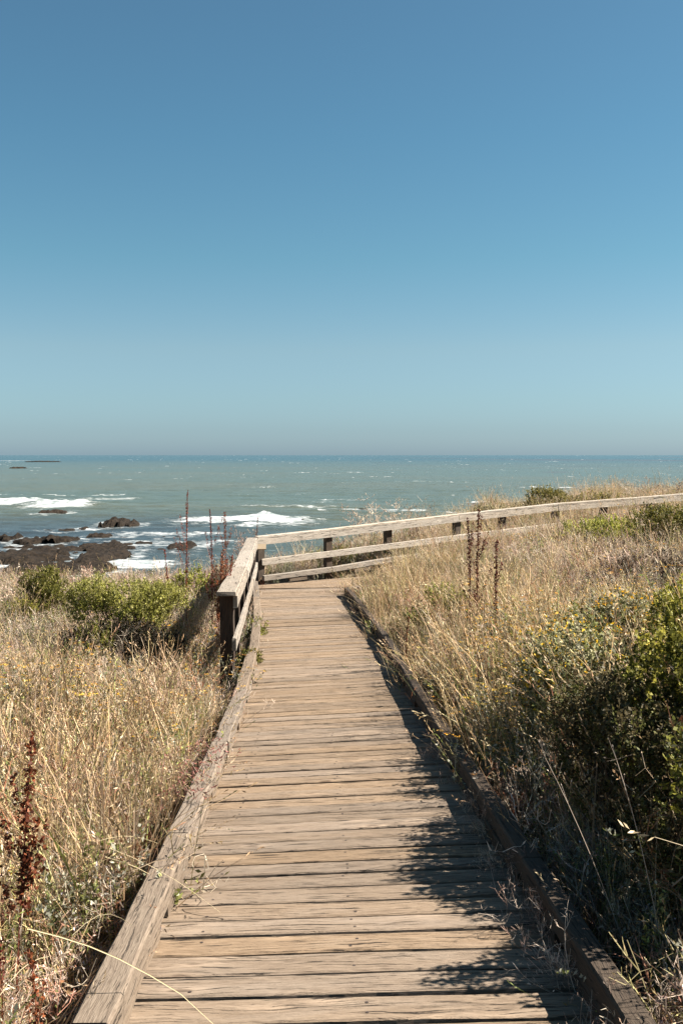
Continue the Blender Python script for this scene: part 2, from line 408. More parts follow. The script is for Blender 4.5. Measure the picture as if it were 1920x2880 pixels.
# (sx0, sx1, sy_crest, sy_front, height, strength)
def wave_foam(X, Y):
    """foam cover, wave height from the surf lines"""
    f = np.zeros_like(X); hgt = np.zeros_like(X)
    def band(x0, x1, ycrest, yfront, h, amp, taper=4., wig=3.0, back=2.0):
        nonlocal f, hgt
        yc = ycrest + (fbm(X * .11 + ycrest, X * 0 + 5, 4) - .5) * wig * 2
        m = sstep(x0 - taper, x0 + taper, X) * (1 - sstep(x1 - taper, x1 + taper, X))
        d = yc - Y                                   # >0 towards the shore
        lace = fbm(X * .35, Y * .6 + ycrest, 4)
        wd = (yc - yfront) * (.35 + 1.1 * fbm(X * .11 + ycrest, X * 0, 3)) * (.35 + .65 * m)
        front = (1 - sstep(wd * .35, wd * 1.25, d + (lace - .5) * (yc - yfront) * .9)) * sstep(-back, .2, d)
        f = np.maximum(f, m * front * amp * (.72 + .42 * fbm(X * .5 + 3, Y * .22, 4)))
        hgt = hgt + m * h * np.exp(-np.clip(-d, 0, None) ** 2 / 9) * np.where(d > 0, np.exp(-d / 3.0), 1) * (.35 + .7 * fbm(X * .3, Y * .1, 3) + .6 * fbm(X * 1.1, Y * .5, 3))
    band(-23.5, -3.0, 139, 122, .28, .95, 5.0, 2.0)
    band(-21, -8, 139, 133, .2, 1.1, 5.0, 2.0)
    band(-12.2, -9.6, 140, 134, .45, 1.1, 1.2, 1)     # the peak
    band(-78, -56, 192, 176, .8, 1.0, 4)
    band(-58, -44, 182, 167, .7, .95, 4)
    band(-20, 1, 173, 170, .25, .62, 4)
    band(-60, -40, 205, 200, .2, .62, 4)
    band(-21, -13.2, 83.5, 75.5, .25, .9, 2.2, 1.5)
    band(-27, -12, 113, 109, .25, .66, 3)
    band(-24, -10, 102, 99, .2, .62, 3)
    band(-40, -26, 104, 101, .15, .55, 3)
    band(-700, -480, 1600, 1500, 1.5, .9, 40, 20, 40)
    band(1, 10, 118, 112, .2, .75, 3)
    band(-38, -24, 93, 90, .15, .55, 3)
    # froth round the rocks
    for (rx, ry, w, dd, h, _) in RK:
        if ry > 400: continue
        e = np.sqrt(((X - rx) / (w * .5 + 1.2)) ** 2 + ((Y - ry) / (dd * .5 + 1.5)) ** 2)
        f = np.maximum(f, .62 * (1 - sstep(.9, 1.5, e)) * (.35 + fbm(X * .4 + 7, Y * .5, 3)))
    return f, hgt
ang = np.concatenate([np.linspace(-80, -24, 30)[:-1], np.linspace(-24, 24, 560), np.linspace(24, 80, 30)[1:]])
dep = np.concatenate([np.linspace(.00016, .003, 40), np.linspace(.003, .034, 120)[1:], np.linspace(.034, .155, 420)[1:], [.2, .3]])
R = -SEA / dep
A, RR = np.meshgrid(np.radians(ang), R)
SX = np.tan(np.clip(A, -1.3, 1.3)) * RR; SY = RR.copy()
foam, wh = wave_foam(SX, SY)
near = 1 - sstep(200, 900, SY)
cap = fbm(SX * .05 + 11, SY * .11 + 3, 3); cap2 = fbm(SX * .6, SY * 1.1, 3)
caps = sstep(.70, .78, cap) * sstep(.5, .6, cap2) * .8
foam = np.maximum(foam, caps * sstep(90, 160, SY))
lace = np.abs(fbm(SX * .12 + 3, SY * .35, 4) - .5)
inshore = (1 - sstep(95, 150, SY)) * (1 - sstep(-12, 0, SX))
foam = np.maximum(foam, inshore * (1 - sstep(.0, .045, lace)) * .55)
dark = (1 - sstep(110, 175, SY)) * (1 - sstep(-25, 12, SX - (SY - 120) * .0)) * .9
kelp = sstep(.50, .62, fbm(SX * .004 + 2, SY * .0016 + 8, 4)) * sstep(600, 1100, SY) * (1 - sstep(3200, 5200, SY)) * sstep(40, 500, SX)
kelp = np.maximum(kelp, .8 * sstep(.73, .80, fbm(SX * .02 + 9, SY * .03 + 1, 3)) * sstep(180, 320, SY) * sstep(-30, 20, SX))
amp = .16 * (1 - sstep(60, 1200, SY)) + .05
SZ = SEA + wh + amp * (np.sin(SY * .55 + 2.5 * fbm(SX * .03, SY * .03, 2) * 6) * .5 + (fbm(SX * .25, SY * .5, 3) - .5) * 2)
SZ = np.where(SY > 1500, SEA, SZ)
nr, na = SX.shape
ii = np.arange(nr * na).reshape(nr, na)
Q = np.stack([ii[:-1, :-1], ii[1:, :-1], ii[1:, 1:], ii[:-1, 1:]], -1).reshape(-1, 4)[:, ::-1]
me = mesh_np('sea', np.stack([SX, SY, SZ], -1).reshape(-1, 3), Q, M_SEA, True,
             np.stack([foam, dark, kelp], -1).reshape(-1, 3))
o = bpy.data.objects.new('sea', me); COL.objects.link(o)
tag(o, 'grey green sea with white surf reaching the horizon', kind='structure')

# rocks
for k, (rx, ry, w, dd, h, lab) in enumerate(RK):
    n = int(min(70, max(14, w * 5)))
    u = np.linspace(-1, 1, n); U, V = np.meshgrid(u, u)
    sc0 = min(8, max(w, 2.))
    r = np.sqrt(U ** 2 + V ** 2) + (fbm(U * (1.6 + sc0 * .35) + k * 5.7, V * (1.6 + sc0 * .35) + k, 5) - .5) * (.7 + min(.8, w * .08))
    sc_ = max(w, 2.) * .5
    f1 = fbm(U * sc_ * .8 + k * 3.1, V * sc_ * .8 * dd / w + 2.2 * k, 5)
    prof = np.clip(1 - r ** 2, 0, None) ** .55
    z = h * prof * (.25 + 1.4 * np.abs(f1 - .38) * 1.6 + .35 * fbm(U * sc_ * 3 + k, V * sc_ * 3, 3)) - .45 * sstep(.75, 1.05, r) - .03
    px = U * w * .56 + (fbm(U * 3, V * 3 + k, 2) - .5) * w * .08; py = V * dd * .56
    ii = np.arange(n * n).reshape(n, n)
    Q = np.stack([ii[:-1, :-1], ii[:-1, 1:], ii[1:, 1:], ii[1:, :-1]], -1).reshape(-1, 4)
    me = mesh_np('sea_rock', np.stack([px, py, z], -1).reshape(-1, 3), Q, M_ROCK, False)
    o = bpy.data.objects.new('sea_rock', me); COL.objects.link(o)
    o.location = (rx, ry, SEA)
    tag(o, lab, 'rock', 'rocks in the surf')

# ------------------------------------------------------------------ timber
def beam_mesh(name, L, W, H, mat, seg=10, jit=.004, ch=.006, seed=0, sag=0):
    """a sawn timber lying along X, worn edges; W along Y, H along Z"""
    g = np.random.default_rng(seed)
    xs = np.linspace(-L / 2, L / 2, seg + 1)
    prof = np.array([(-W/2, -H/2), (W/2, -H/2), (W/2, H/2 - ch), (W/2 - ch, H/2), (-W/2 + ch, H/2), (-W/2, H/2 - ch)])
    V = []
    nw = lambda s: fbm(xs * 2.6 + g.random() * 90, xs * 0 + g.random() * 90, 3) - .5
    e1 = nw(0) * jit * 5 + (g.random(seg + 1) - .5) * jit; e2 = nw(0) * jit * 5 + (g.random(seg + 1) - .5) * jit
    t = nw(0) * jit * 2.0
    for i, x in enumerate(xs):
        for j, (a, b) in enumerate(prof):
            aa = a + (e1[i] if a < 0 else e2[i]); bb = b + (t[i] if b > 0 else 0) + sag * (1 - (2 * x / L) ** 2)
            ex = x + ((g.random() - .5) * jit * 2 if i in (0, seg) else 0)
            V.append((ex, aa, bb))
    F = []
    for i in range(seg):
        for j in range(6):
            a = i * 6 + j; b = i * 6 + (j + 1) % 6
            F.append((a, a + 6, b + 6, b))
    caps = [[0, 1, 2, 3, 4, 5], [seg * 6 + q for q in (5, 4, 3, 2, 1, 0)]]
    return mesh_np(name, V, [np.array(F)[:, ::-1], np.array(caps)[:, ::-1]], mat)

def frame(p0, p1, up=Vector((0, 0, 1))):
    x = (p1 - p0).normalized(); y = up.cross(x).normalized(); z = x.cross(y)
    M = Matrix((x, y, z)).transposed().to_4x4(); M.translation = (p0 + p1) / 2
    return M
_bs = [0]
def beam(name, p0, p1, W, H, mat, parent, up=Vector((0, 0, 1)), seg=None, jit=.003, label=None, ch=.006):
    _bs[0] += 1
    p0 = Vector(p0); p1 = Vector(p1); L = (p1 - p0).length
    me = beam_mesh(name, L, W, H, mat, seg or max(4, int(L / .15)), jit, ch, _bs[0])
    o = bpy.data.objects.new(name, me); adopt(o, parent, frame(p0, p1, up))
    if label: o['label'] = label
    return o

walk = empty('boardwalk', (0, 0, dZ(0)), 'weathered plank boardwalk sloping down towards the sea', None, None, 'structure')
PV = [[beam_mesh('plank', 2 * HALF + .34, wd, .042, M_PLANK, 34, .0022, .006, 500 + k * 7 + j) for k in range(10)] for j, wd in enumerate((.146, .152, .158, .164))]
y = .2; i = 0
while y < 19.0:
    j = random.randrange(4); wd = (.146, .152, .158, .164)[j]; gap = random.choice((.016, .019, .022, .026, .031))
    if 3.0 < y < 3.9: gap += .004
    y += (wd + gap) / 2
    c = Vector((dX(y), y, dZ(y) - .021 + random.uniform(-.004, .004)))
    M = Matrix.Translation(c) @ Matrix.Rotation(dH(y) + rad(random.uniform(-.22, .22)), 4, 'Z') @ Matrix.Rotation(-math.atan(dS(y)), 4, 'Y') @ Matrix.Rotation(-math.atan((dZ(y + .3) - dZ(y - .3)) / .6) * -1 + rad(random.uniform(-.9, .9)), 4, 'X')
    if random.random() < .5: M = M @ Matrix.Rotation(math.pi, 4, 'Z')
    o = bpy.data.objects.new('plank', random.choice(PV[j])); adopt(o, walk, M)
    y += (wd + gap) / 2; i += 1
y_end = y
bmv = [(math.cos(a) * .0065, math.sin(a) * .0065, .0015) for a in np.linspace(0, 2 * math.pi, 7)[:-1]] + [(math.cos(a) * .0065, math.sin(a) * .0065, -.004) for a in np.linspace(0, 2 * math.pi, 7)[:-1]]
M_NAIL, _n, _l, _b = nt('rusty_nail'); _b.inputs['Base Color'].default_value = (.035, .022, .016, 1); _b.inputs['Roughness'].default_value = .7
nail_me = mesh_np('nail', bmv, [np.array([[j, j + 6, (j + 1) % 6 + 6, (j + 1) % 6] for j in range(6)]), np.array([[0, 1, 2, 3, 4, 5]])], M_NAIL)
for pl in [c for c in walk.children]:
    if 2.6 < pl.matrix_basis.translation.y + dZ(0) * 0 < 8.5:
        for sx_ in (-.6, .0, .6):
            for sy_ in (-.04, .04):
                if random.random() < .5: continue
                nl_ = bpy.data.objects.new('nail', nail_me); COL.objects.link(nl_); nl_.parent = pl
                nl_.location = (sx_ + random.uniform(-.02, .02), sy_ + random.uniform(-.012, .012), .0215)
# landing: boards fan out from the left corner until they lie along the far fence
p_left = Vector((-1.72, y_end + .02)); ang0 = dH(19.0); ang1 = math.atan2(FDIR.y, FDIR.x)
corner = Vector((FPTS[0].x, FPTS[0].y))
NL = 11
for k in range(NL):
    t = (k + .5) / NL
    a = ang0 + (ang1 - ang0) * t ** .9
    st = Vector((-1.72, y_end + .05 + t * (corner.y - y_end - .1)))
    d = Vector((math.cos(a), math.sin(a))); L = 2.3 + .5 * t
    p0 = Vector((st.x, st.y, dZ(19.5) - .021 - .0006 * k)); e = st + d * L
    z1 = min(walkZ(e.x), -2.3)
    p1 = Vector((e.x, e.y, dZ(19.5) - .021 + .03 * t - .0006 * k))
    # a tapered board: narrow at the corner, wide at the outer end
    me = beam_mesh('plank', L, .15, .04, M_PLANK, 16, .003, .006, 900 + k)
    co = np.empty(len(me.vertices) * 3, dtype=np.float32); me.vertices.foreach_get('co', co); co = co.reshape(-1, 3)
    s = .45 + (co[:, 0] / L + .5) * .75; co[:, 1] *= s; me.vertices.foreach_set('co', co.ravel()); me.update()
    o = bpy.data.objects.new('plank', me); adopt(o, walk, frame(p0, p1))
# the leg along the far fence
PW = [beam_mesh('plank', 1.75, .155, .042, M_PLANK, 8, .003, .007, 700 + k) for k in range(5)]
s = 2.75
flen = (FPTS[-1] - FPTS[0]).xy.length
while s < flen:
    q = corner + FDIR * s + FNRM * .95
    zz = walkZ(corner.x + FDIR.x * s)
    M = Matrix.Translation((q.x, q.y, zz - .021)) @ Matrix.Rotation(math.atan2(FDIR.y, FDIR.x) + math.pi / 2, 4, 'Z')
    o = bpy.data.objects.new('plank', random.choice(PW)); adopt(o, walk, M); s += .168
# stringers under the boards
for sx in (-.6, 0, .6):
    for a, b in ((.2, 6), (6, 12), (12, 18.9)):
        beam('stringer', (dX(a) + sx, a, dZ(a) - .125 + dS(a) * sx), (dX(b) + sx, b, dZ(b) - .125 + dS(b) * sx), .06, .14, M_POST, walk)

def kerb(side, ys, mat):
    """edge timbers on spacer blocks; side -1 left, +1 right"""
    for a, b in zip(ys[:-1], ys[1:]):
        a2, b2 = a + .006, b - .006
        def pt(y, h, off=0): 
            x = dX(y) + side * (HALF + (.06 if side < 0 else .045) + off); return Vector((x, y, dZ(y) + side * HALF * dS(y) + h))
        jx = random.uniform(-.008, .008)
        beam('kerb_beam', pt(a2, .107, jx), pt(b2, .107, jx + random.uniform(-.006, .006)), .118 if side < 0 else .095, .088, mat, walk, jit=.0035, ch=.009)
        y0 = a2 + .04
        while y0 < b2 - .3:
            y1 = min(y0 + random.uniform(.85, 1.05), b2 - .05)
            beam('spacer_block', pt(y0, .031, -.012), pt(y1, .031, -.012), .088, .060, mat, walk, jit=.003)
            y0 = y1 + random.uniform(.16, .24)
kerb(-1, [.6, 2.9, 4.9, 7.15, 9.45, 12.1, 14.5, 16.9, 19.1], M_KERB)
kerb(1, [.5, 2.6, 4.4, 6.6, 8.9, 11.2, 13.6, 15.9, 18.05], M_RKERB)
# kerb of the near side of the far leg, turning right
kc = Vector((dX(18.05) + HALF + .06, 18.05)); z0 = dZ(18.05) + .107
beam('kerb_beam', (kc.x + .02, kc.y + .07, z0), (kc.x + 2.0, kc.y + 1.15, z0 + .1), .118, .088, M_KERB, walk)
beam('kerb_beam', (kc.x + 2.01, kc.y + 1.16, z0 + .1), (kc.x + 4.0, kc.y + 2.3, z0 + .22), .118, .088, M_KERB, walk)
# toe timber below the far fence (belongs to the walk's edge)
inset = FNRM * .16
for a, b in ((0, 1), (1, 2), (2, 4), (4, 6), (6, 8)):
    pa, pb = FPTS[a].copy(), FPTS[b].copy()
    pa.x += inset.x; pa.y += inset.y; pb.x += inset.x; pb.y += inset.y
    pa.z -= .96 - .125; pb.z -= .96 - .125
    d = (pb - pa).normalized()
    beam('kerb_beam', pa + d * .01, pb - d * .01, .10, .10, M_RAIL, walk)
    n = int((pb - pa).length / .9)
    for k in range(n):
        q = pa + (pb - pa) * ((k + .5) / n); q.z -= .095
        beam('spacer_block', q - d * .2, q + d * .2, .08, .075, M_KERB, walk)

# ------------------------------------------------------------------ left handrail
RX = lambda y: np.interp(y, [10.5, 19.6], [-1.225, -1.765])
rl = empty('wooden_handrail', (RX(10.75), 10.75, ground_z(RX(10.75), 10.75)),
           'weathered grey timber handrail with a flat cap board along the left side of the walk', 'handrail')
for k, yp in enumerate((10.72, 12.2, 13.7, 15.2, 16.7, 18.1, 19.3)):
    x = RX(yp); zt = dZ(yp) + .905
    beam('post', (x, yp, float(ground_z(x, yp)) - .12), (x, yp, zt), .14, .14, M_POST, rl, up=Vector((0, 1, 0)), seg=10, jit=.004)
caps = [10.52, 13.72, 16.72, 19.52]
for a, b in zip(caps[:-1], caps[1:]):
    beam('cap_board', (RX(a), a + .004, dZ(a) + .930), (RX(b), b - .004, dZ(b) + .930), .205, .046, M_RAIL, rl, jit=.004, ch=.009)
    xi = .07 + .024
    beam('top_rail', (RX(a) + xi, a + .05, dZ(a) + .838), (RX(b) + xi, b - .004, dZ(b) + .838), .042, .13, M_RAIL, rl)
    beam('mid_rail', (RX(a) + xi, a - .08 if a < 11 else a + .004, dZ(a) + .40), (RX(b) + xi, b - .004, dZ(b) + .40), .042, .135, M_RAIL, rl)

# ------------------------------------------------------------------ far fence
ff = empty('wooden_fence', (FPTS[0].x, FPTS[0].y, FPTS[0].z - .96),
           'long pale timber rail fence on dark posts running right and uphill behind the dry grass', 'fence')
for k, p in enumerate(FPTS):
    gz = float(ground_z(p.x, p.y))
    beam('post', (p.x, p.y, min(gz, p.z - 1.0) - .1), (p.x, p.y, p.z - .045), .14, .14, M_FPOST, ff, up=Vector((FNRM.x, FNRM.y, 0)), seg=10)
fn = Vector((FNRM.x, FNRM.y, 0))
for a, b in ((0, 1), (1, 3), (3, 5), (5, 7), (7, 9)):
    pa, pb = FPTS[a], FPTS[b]; d = (pb - pa).normalized() * .003
    ext = -(pb - pa).normalized() * .10 if a == 0 else Vector((0, 0, 0))
    up = Vector((0, 0, 1))
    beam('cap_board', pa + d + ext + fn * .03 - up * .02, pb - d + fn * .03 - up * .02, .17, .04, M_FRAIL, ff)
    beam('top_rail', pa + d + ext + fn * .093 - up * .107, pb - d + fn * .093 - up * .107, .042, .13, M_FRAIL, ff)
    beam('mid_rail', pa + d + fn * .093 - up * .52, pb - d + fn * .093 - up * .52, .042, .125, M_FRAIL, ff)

# small tan board tilted on the corner post
bb = P(729, 1538, 19.55)
sg = beam_mesh('tilted_board', .27, .15, .02, M_SIGN, 4, .001, .003, 77)
o = bpy.data.objects.new('tilted_board', sg)
adopt(o, None, Matrix.Translation(bb) @ Matrix.Rotation(rad(4), 4, 'Z') @ Matrix.Rotation(rad(38), 4, 'X'))
tag(o, 'small plain tan board fixed aslant on the corner post of the railing', 'board')

# ------------------------------------------------------------------ plants
class Acc:
    def __init__(s): s.v = []; s.f4 = []; s.c = []; s.n = 0
    def strip(s, pts, widths, side, col, col2=None):
        m = len(pts)
        for i, (p, w) in enumerate(zip(pts, widths)):
            s.v.append(p - side * w); s.v.append(p + side * w)
            t = i / max(1, m - 1)
            c = col if col2 is None else col * (1 - t) + col2 * t
            s.c.append(c); s.c.append(c)
            if i: a = s.n + 2 * i; s.f4.append((a - 2, a - 1, a + 1, a))
        s.n += 2 * m
    def leaf(s, p, d, l, w, nrm, col):
        sd = np.cross(d, nrm); sd = sd / (np.linalg.norm(sd) + 1e-9)
        s.v += [p, p + d * l * .5 + sd * w, p + d * l, p + d * l * .5 - sd * w]
        s.c += [col] * 4; a = s.n; s.f4.append((a, a + 1, a + 2, a + 3)); s.n += 4
    def mesh(s, name): return mesh_np(name, np.array(s.v), np.array(s.f4), M_LEAF, False, np.array(s.c))
G = np.random.default_rng(5)
C = lambda *a: np.array(a, float)
STRAW = [C(.56, .40, .215), C(.50, .345, .175), C(.64, .50, .31), C(.44, .275, .15), C(.42, .33, .15), C(.60, .47, .29)]
PALE = [C(.58, .47, .36), C(.48, .355, .27), C(.65, .55, .43), C(.42, .28, .20), C(.52, .375, .285)]
RUST = [C(.27, .10, .05), C(.36, .16, .085), C(.21, .075, .04)]
GREEN = [C(.20, .22, .06), C(.25, .27, .08), C(.15, .17, .05), C(.31, .31, .11)]
GREY = [C(.38, .37, .28), C(.30, .31, .20), C(.47, .45, .36), C(.25, .26, .15), C(.55, .52, .44)]
YEL = [C(.75, .45, .05), C(.66, .35, .04), C(.80, .55, .10), C(.45, .25, .06)]
WHITE = [C(.74, .70, .74), C(.66, .60, .70)]
pick = lambda L: L[G.integers(len(L))]
def unit(v): return v / (np.linalg.norm(v) + 1e-9)
def stalk(b, az, h, lean, curve, n=6):
    t = np.linspace(0, 1, n + 1)[:, None]
    d = np.array([math.cos(az), math.sin(az), 0.])
    out = lean * t + curve * t ** 2.2
    zz = h * (t - .25 * abs(curve) / max(h, .01) * t ** 3)
    return b + d * out + np.array([0, 0, 1.]) * zz
def side_of(az): 
    a = az + math.pi / 2 + G.normal(0, .5); return np.array([math.cos(a), math.sin(a), 0.])
def head(A_, p, d, L, w, col, n=9):
    """a seed head: little scales hugging the tip of a stalk"""
    for i in range(n):
        q = p + d * L * (i / n); dd = unit(d + G.normal(0, .35, 3))
        A_.leaf(q, dd, L * .28, w, unit(G.normal(0, 1, 3)), col * G.uniform(.85, 1.15))
def straw_clump(nb=34, h0=.30, h1=.62, r=.13, green=.07, width=.0032):
    A_ = Acc()
    for _ in range(nb):
        b = np.array([G.normal(0, r * .6), G.normal(0, r * .6), -.03]); az = G.uniform(0, 6.28)
        h = G.uniform(h0, h1); col = pick(GREEN) * 1.3 if G.random() < green else pick(STRAW)
        pts = stalk(b, az, h, h * G.uniform(.02, .4), h * abs(G.normal(0, .30)))
        w = width * G.uniform(.6, 1.5)
        A_.strip(pts, w * np.linspace(1, .35, len(pts)), side_of(az), col * .85, col)
        if G.random() < .42: head(A_, pts[-1], unit(pts[-1] - pts[-2]), h * .16, .0028, col * 1.08, 7)
        if G.random() < .5:
            k = G.integers(1, 4); d = unit(G.normal(0, 1, 3) + np.array([0, 0, .4]))
            A_.strip(np.array([pts[k] + d * h * .3 * t - np.array([0, 0, .3]) * h * .3 * t * t for t in (0, .5, 1.)]), [w, w * .9, w * .2], side_of(az), col)
    return A_.mesh('straw')
def tangle(nb=16, h0=.22, h1=.46, cols=PALE, pods=.0, r=.13, leaves=0, lc=None):
    A_ = Acc()
    for _ in range(nb):
        b = np.array([G.normal(0, r * .7), G.normal(0, r * .7), -.03]); az = G.uniform(0, 6.28); h = G.uniform(h0, h1)
        col = pick(cols); pts = stalk(b, az, h, h * G.uniform(.1, .7), h * G.normal(0, .2))
        A_.strip(pts, .0030 * np.linspace(1, .4, len(pts)), side_of(az), col)
        for j in range(7):
            t = G.uniform(.25, 1); p = pts[int(t * 6)]
            d = unit(np.array([G.normal(0, 1), G.normal(0, 1), abs(G.normal(.6, .5))])); L = h * G.uniform(.15, .42)
            e = p + d * L; mid = p + d * L * .5 + G.normal(0, .01, 3)
            A_.strip(np.array([p, mid, e]), [.0025, .002, .001], side_of(az), col)
            for q in range(3):
                s0 = p + d * L * G.uniform(.3, 1); d2 = unit(d + G.normal(0, .7, 3)); L2 = L * .35
                A_.strip(np.array([s0, s0 + d2 * L2]), [.0018, .001], side_of(G.uniform(0, 6.28)), col * 1.08)
                if G.random() < pods: A_.leaf(s0 + d2 * L2 * .3, d2, .026, .0034, unit(G.normal(0, 1, 3)), pick(cols) * 1.05)
            for q in range(leaves):
                d2 = unit(G.normal(0, 1, 3)); A_.leaf(p + d * L * G.uniform(0, 1), d2, G.uniform(.010, .020), .0042, unit(G.normal(0, 1, 3)), pick(lc))
    return A_.mesh('tangle')
def herb(nb=18, h0=.16, h1=.34, cols=GREY, r=.13, ll=.020, lw=.0048, nl=22, flowers=None, fp=.5):
    A_ = Acc()
    for _ in range(nb):
        b = np.array([G.normal(0, r * .7), G.normal(0, r * .7), -.02]); az = G.uniform(0, 6.28); h = G.uniform(h0, h1)
        sc_ = pick(cols) * .8; pts = stalk(b, az, h, h * G.uniform(.05, .55), h * G.normal(0, .15))
        A_.strip(pts, .0020 * np.linspace(1, .5, len(pts)), side_of(az), sc_)
        cc = pick(cols)
        for j in range(nl):
            t = G.uniform(.15, 1) ** .7 * 6; i0 = min(5, int(t)); p = pts[i0] + (pts[i0 + 1] - pts[i0]) * (t - i0)
            d = unit(np.array([G.normal(0, 1), G.normal(0, 1), G.normal(.7, .5)]))
            A_.leaf(p, d, ll * G.uniform(.6, 1.3), lw * G.uniform(.7, 1.2), unit(G.normal(0, 1, 3)), (cc if G.random() < .7 else pick(cols)) * G.uniform(.85, 1.1))
        if flowers is not None and G.random() < fp:
            fc = pick(flowers); R_ = G.uniform(.014, .030)
            for j in range(14):
                a = G.uniform(0, 6.28); rr = R_ * math.sqrt(G.random()); q = pts[-1] + np.array([math.cos(a) * rr, math.sin(a) * rr, G.uniform(-.002, .004)])
                A_.leaf(q - np.array([.005, 0, 0]), np.array([1., 0, 0]), .011, .0055, unit(np.array([G.normal(0, .3), G.normal(0, .3), 1])), fc * G.uniform(.85, 1.15))
    return A_.mesh('herb')
def thatch(nb=46, r=.16):
    A_ = Acc()
    for _ in range(nb):
        b = np.array([G.uniform(-r, r), G.uniform(-r, r), -.02]); az = G.uniform(0, 6.28); h = G.uniform(.05, .18)
        col = pick(STRAW + PALE) * G.uniform(.6, 1.0); pts = stalk(b, az, h, h * G.uniform(.3, 1.6), h * G.normal(0, .3), 3)
        A_.strip(pts, .0026 * np.linspace(1, .3, len(pts)), side_of(az), col)
    return A_.mesh('thatch')
def tall_stalks(nb=5):
    A_ = Acc()
    for _ in range(nb):
        b = np.array([G.normal(0, .12), G.normal(0, .12), -.02]); az = G.uniform(0, 6.28); h = G.uniform(.6, 1.0)
        col = pick(STRAW[2:3] + STRAW[5:] + PALE[2:3]); pts = stalk(b, az, h, h * G.uniform(.02, .3), h * abs(G.normal(0, .25)), 9)
        A_.strip(pts, .0019 * np.linspace(1.2, .5, len(pts)), side_of(az), col)
        for j in range(8):
            p = pts[-1 - G.integers(3)]; d = unit(pts[-1] - pts[-3] + G.normal(0, .35, 3)); L = G.uniform(.03, .09)
            A_.strip(np.array([p, p + d * L]), [.0009, .0006], side_of(az), col); A_.leaf(p + d * L, d, .013, .0026, unit(G.normal(0, 1, 3)), col * 1.05)
    return A_.mesh('stalks')

def variants(fn, k, *a, **kw): return [fn(*a, **kw) for _ in range(k)]
KIND = {
 'straw': variants(straw_clump, 6), 'straw_low': variants(straw_clump, 4, nb=38, h0=.16, h1=.40, green=.10),
 'tangle': variants(tangle, 6, pods=.25), 'radish': variants(tangle, 5, h0=.22, h1=.42, nb=13, cols=PALE + [C(.46, .24, .15), C(.42, .30, .13), C(.50, .44, .2)], pods=.85, leaves=1, lc=WHITE + STRAW + GREEN + RUST[1:2]),
 'greyherb': variants(herb, 5, cols=GREY + GREEN[1:2] + PALE[:1]), 'greenherb': variants(herb, 5, cols=GREEN + GREY[:1], h0=.2, h1=.42, ll=.026, lw=.006),
 'yarrow': variants(herb, 6, cols=GREY + GREEN[:2] + PALE[:1], h0=.22, h1=.44, flowers=YEL, fp=.85), 'thatch': variants(thatch, 4), 'tall': variants(tall_stalks, 6),
 'rusty': variants(tangle, 3, h0=.25, h1=.5, nb=12, cols=RUST + PALE[3:4], pods=.6),
}
NAMES = {
 'straw': ('dry_grass', 'tall straw coloured dry grass', 'grass'), 'straw_low': ('short_dry_grass', 'short golden dry grass', 'grass'),
 'tangle': ('dry_weeds', 'brittle pinkish tan dried weeds', 'weeds'), 'radish': ('seeding_weeds', 'drying weeds with reddish pods and tiny pale flowers', 'weeds'),
 'greyherb': ('grey_herbs', 'low grey green leafy herbs', 'herbs'), 'greenherb': ('green_herbs', 'fresh green leafy herbs', 'herbs'),
 'yarrow': ('yellow_flowers', 'grey leaved plants with flat yellow flower heads', 'flowers'), 'thatch': ('ground_litter', 'matted dry grass litter on the ground', 'litter'),
 'tall': ('grass_stalks', 'thin pale grass stalks with loose seed heads', 'grass'), 'rusty': ('rusty_weeds', 'rust brown dead weeds', 'weeds'),
}
COLLS = {}
for k, ms in KIND.items():
    c = bpy.data.collections.new('source_' + NAMES[k][0])
    for m in ms:
        so = bpy.data.objects.new(NAMES[k][0], m); c.objects.link(so)
    COLLS[k] = c

def gn_tree(coll):
    t = bpy.data.node_groups.new('scatter', 'GeometryNodeTree')
    t.interface.new_socket('Geometry', in_out='INPUT', socket_type='NodeSocketGeometry')
    t.interface.new_socket('Geometry', in_out='OUTPUT', socket_type='NodeSocketGeometry')
    n, l = t.nodes, t.links
    gi = n.new('NodeGroupInput'); go = n.new('NodeGroupOutput')
    ci = n.new('GeometryNodeCollectionInfo'); ci.inputs['Collection'].default_value = coll
    ci.inputs['Separate Children'].default_value = True; ci.inputs['Reset Children'].default_value = True
    ip = n.new('GeometryNodeInstanceOnPoints'); ip.inputs['Pick Instance'].default_value = True
    def na(name, ty):
        q = n.new('GeometryNodeInputNamedAttribute'); q.data_type = ty; q.inputs['Name'].default_value = name; return q.outputs[0]
    er = n.new('FunctionNodeEulerToRotation')
    l.new(na('rot', 'FLOAT_VECTOR'), er.inputs[0])
    l.new(gi.outputs[0], ip.inputs['Points']); l.new(ci.outputs[0], ip.inputs['Instance'])
    l.new(er.outputs[0], ip.inputs['Rotation']); l.new(na('scl', 'FLOAT_VECTOR'), ip.inputs['Scale'])
    l.new(na('pick', 'INT'), ip.inputs['Instance Index']); l.new(ip.outputs[0], go.inputs[0])
    return t
TREES = {k: gn_tree(c) for k, c in COLLS.items()}
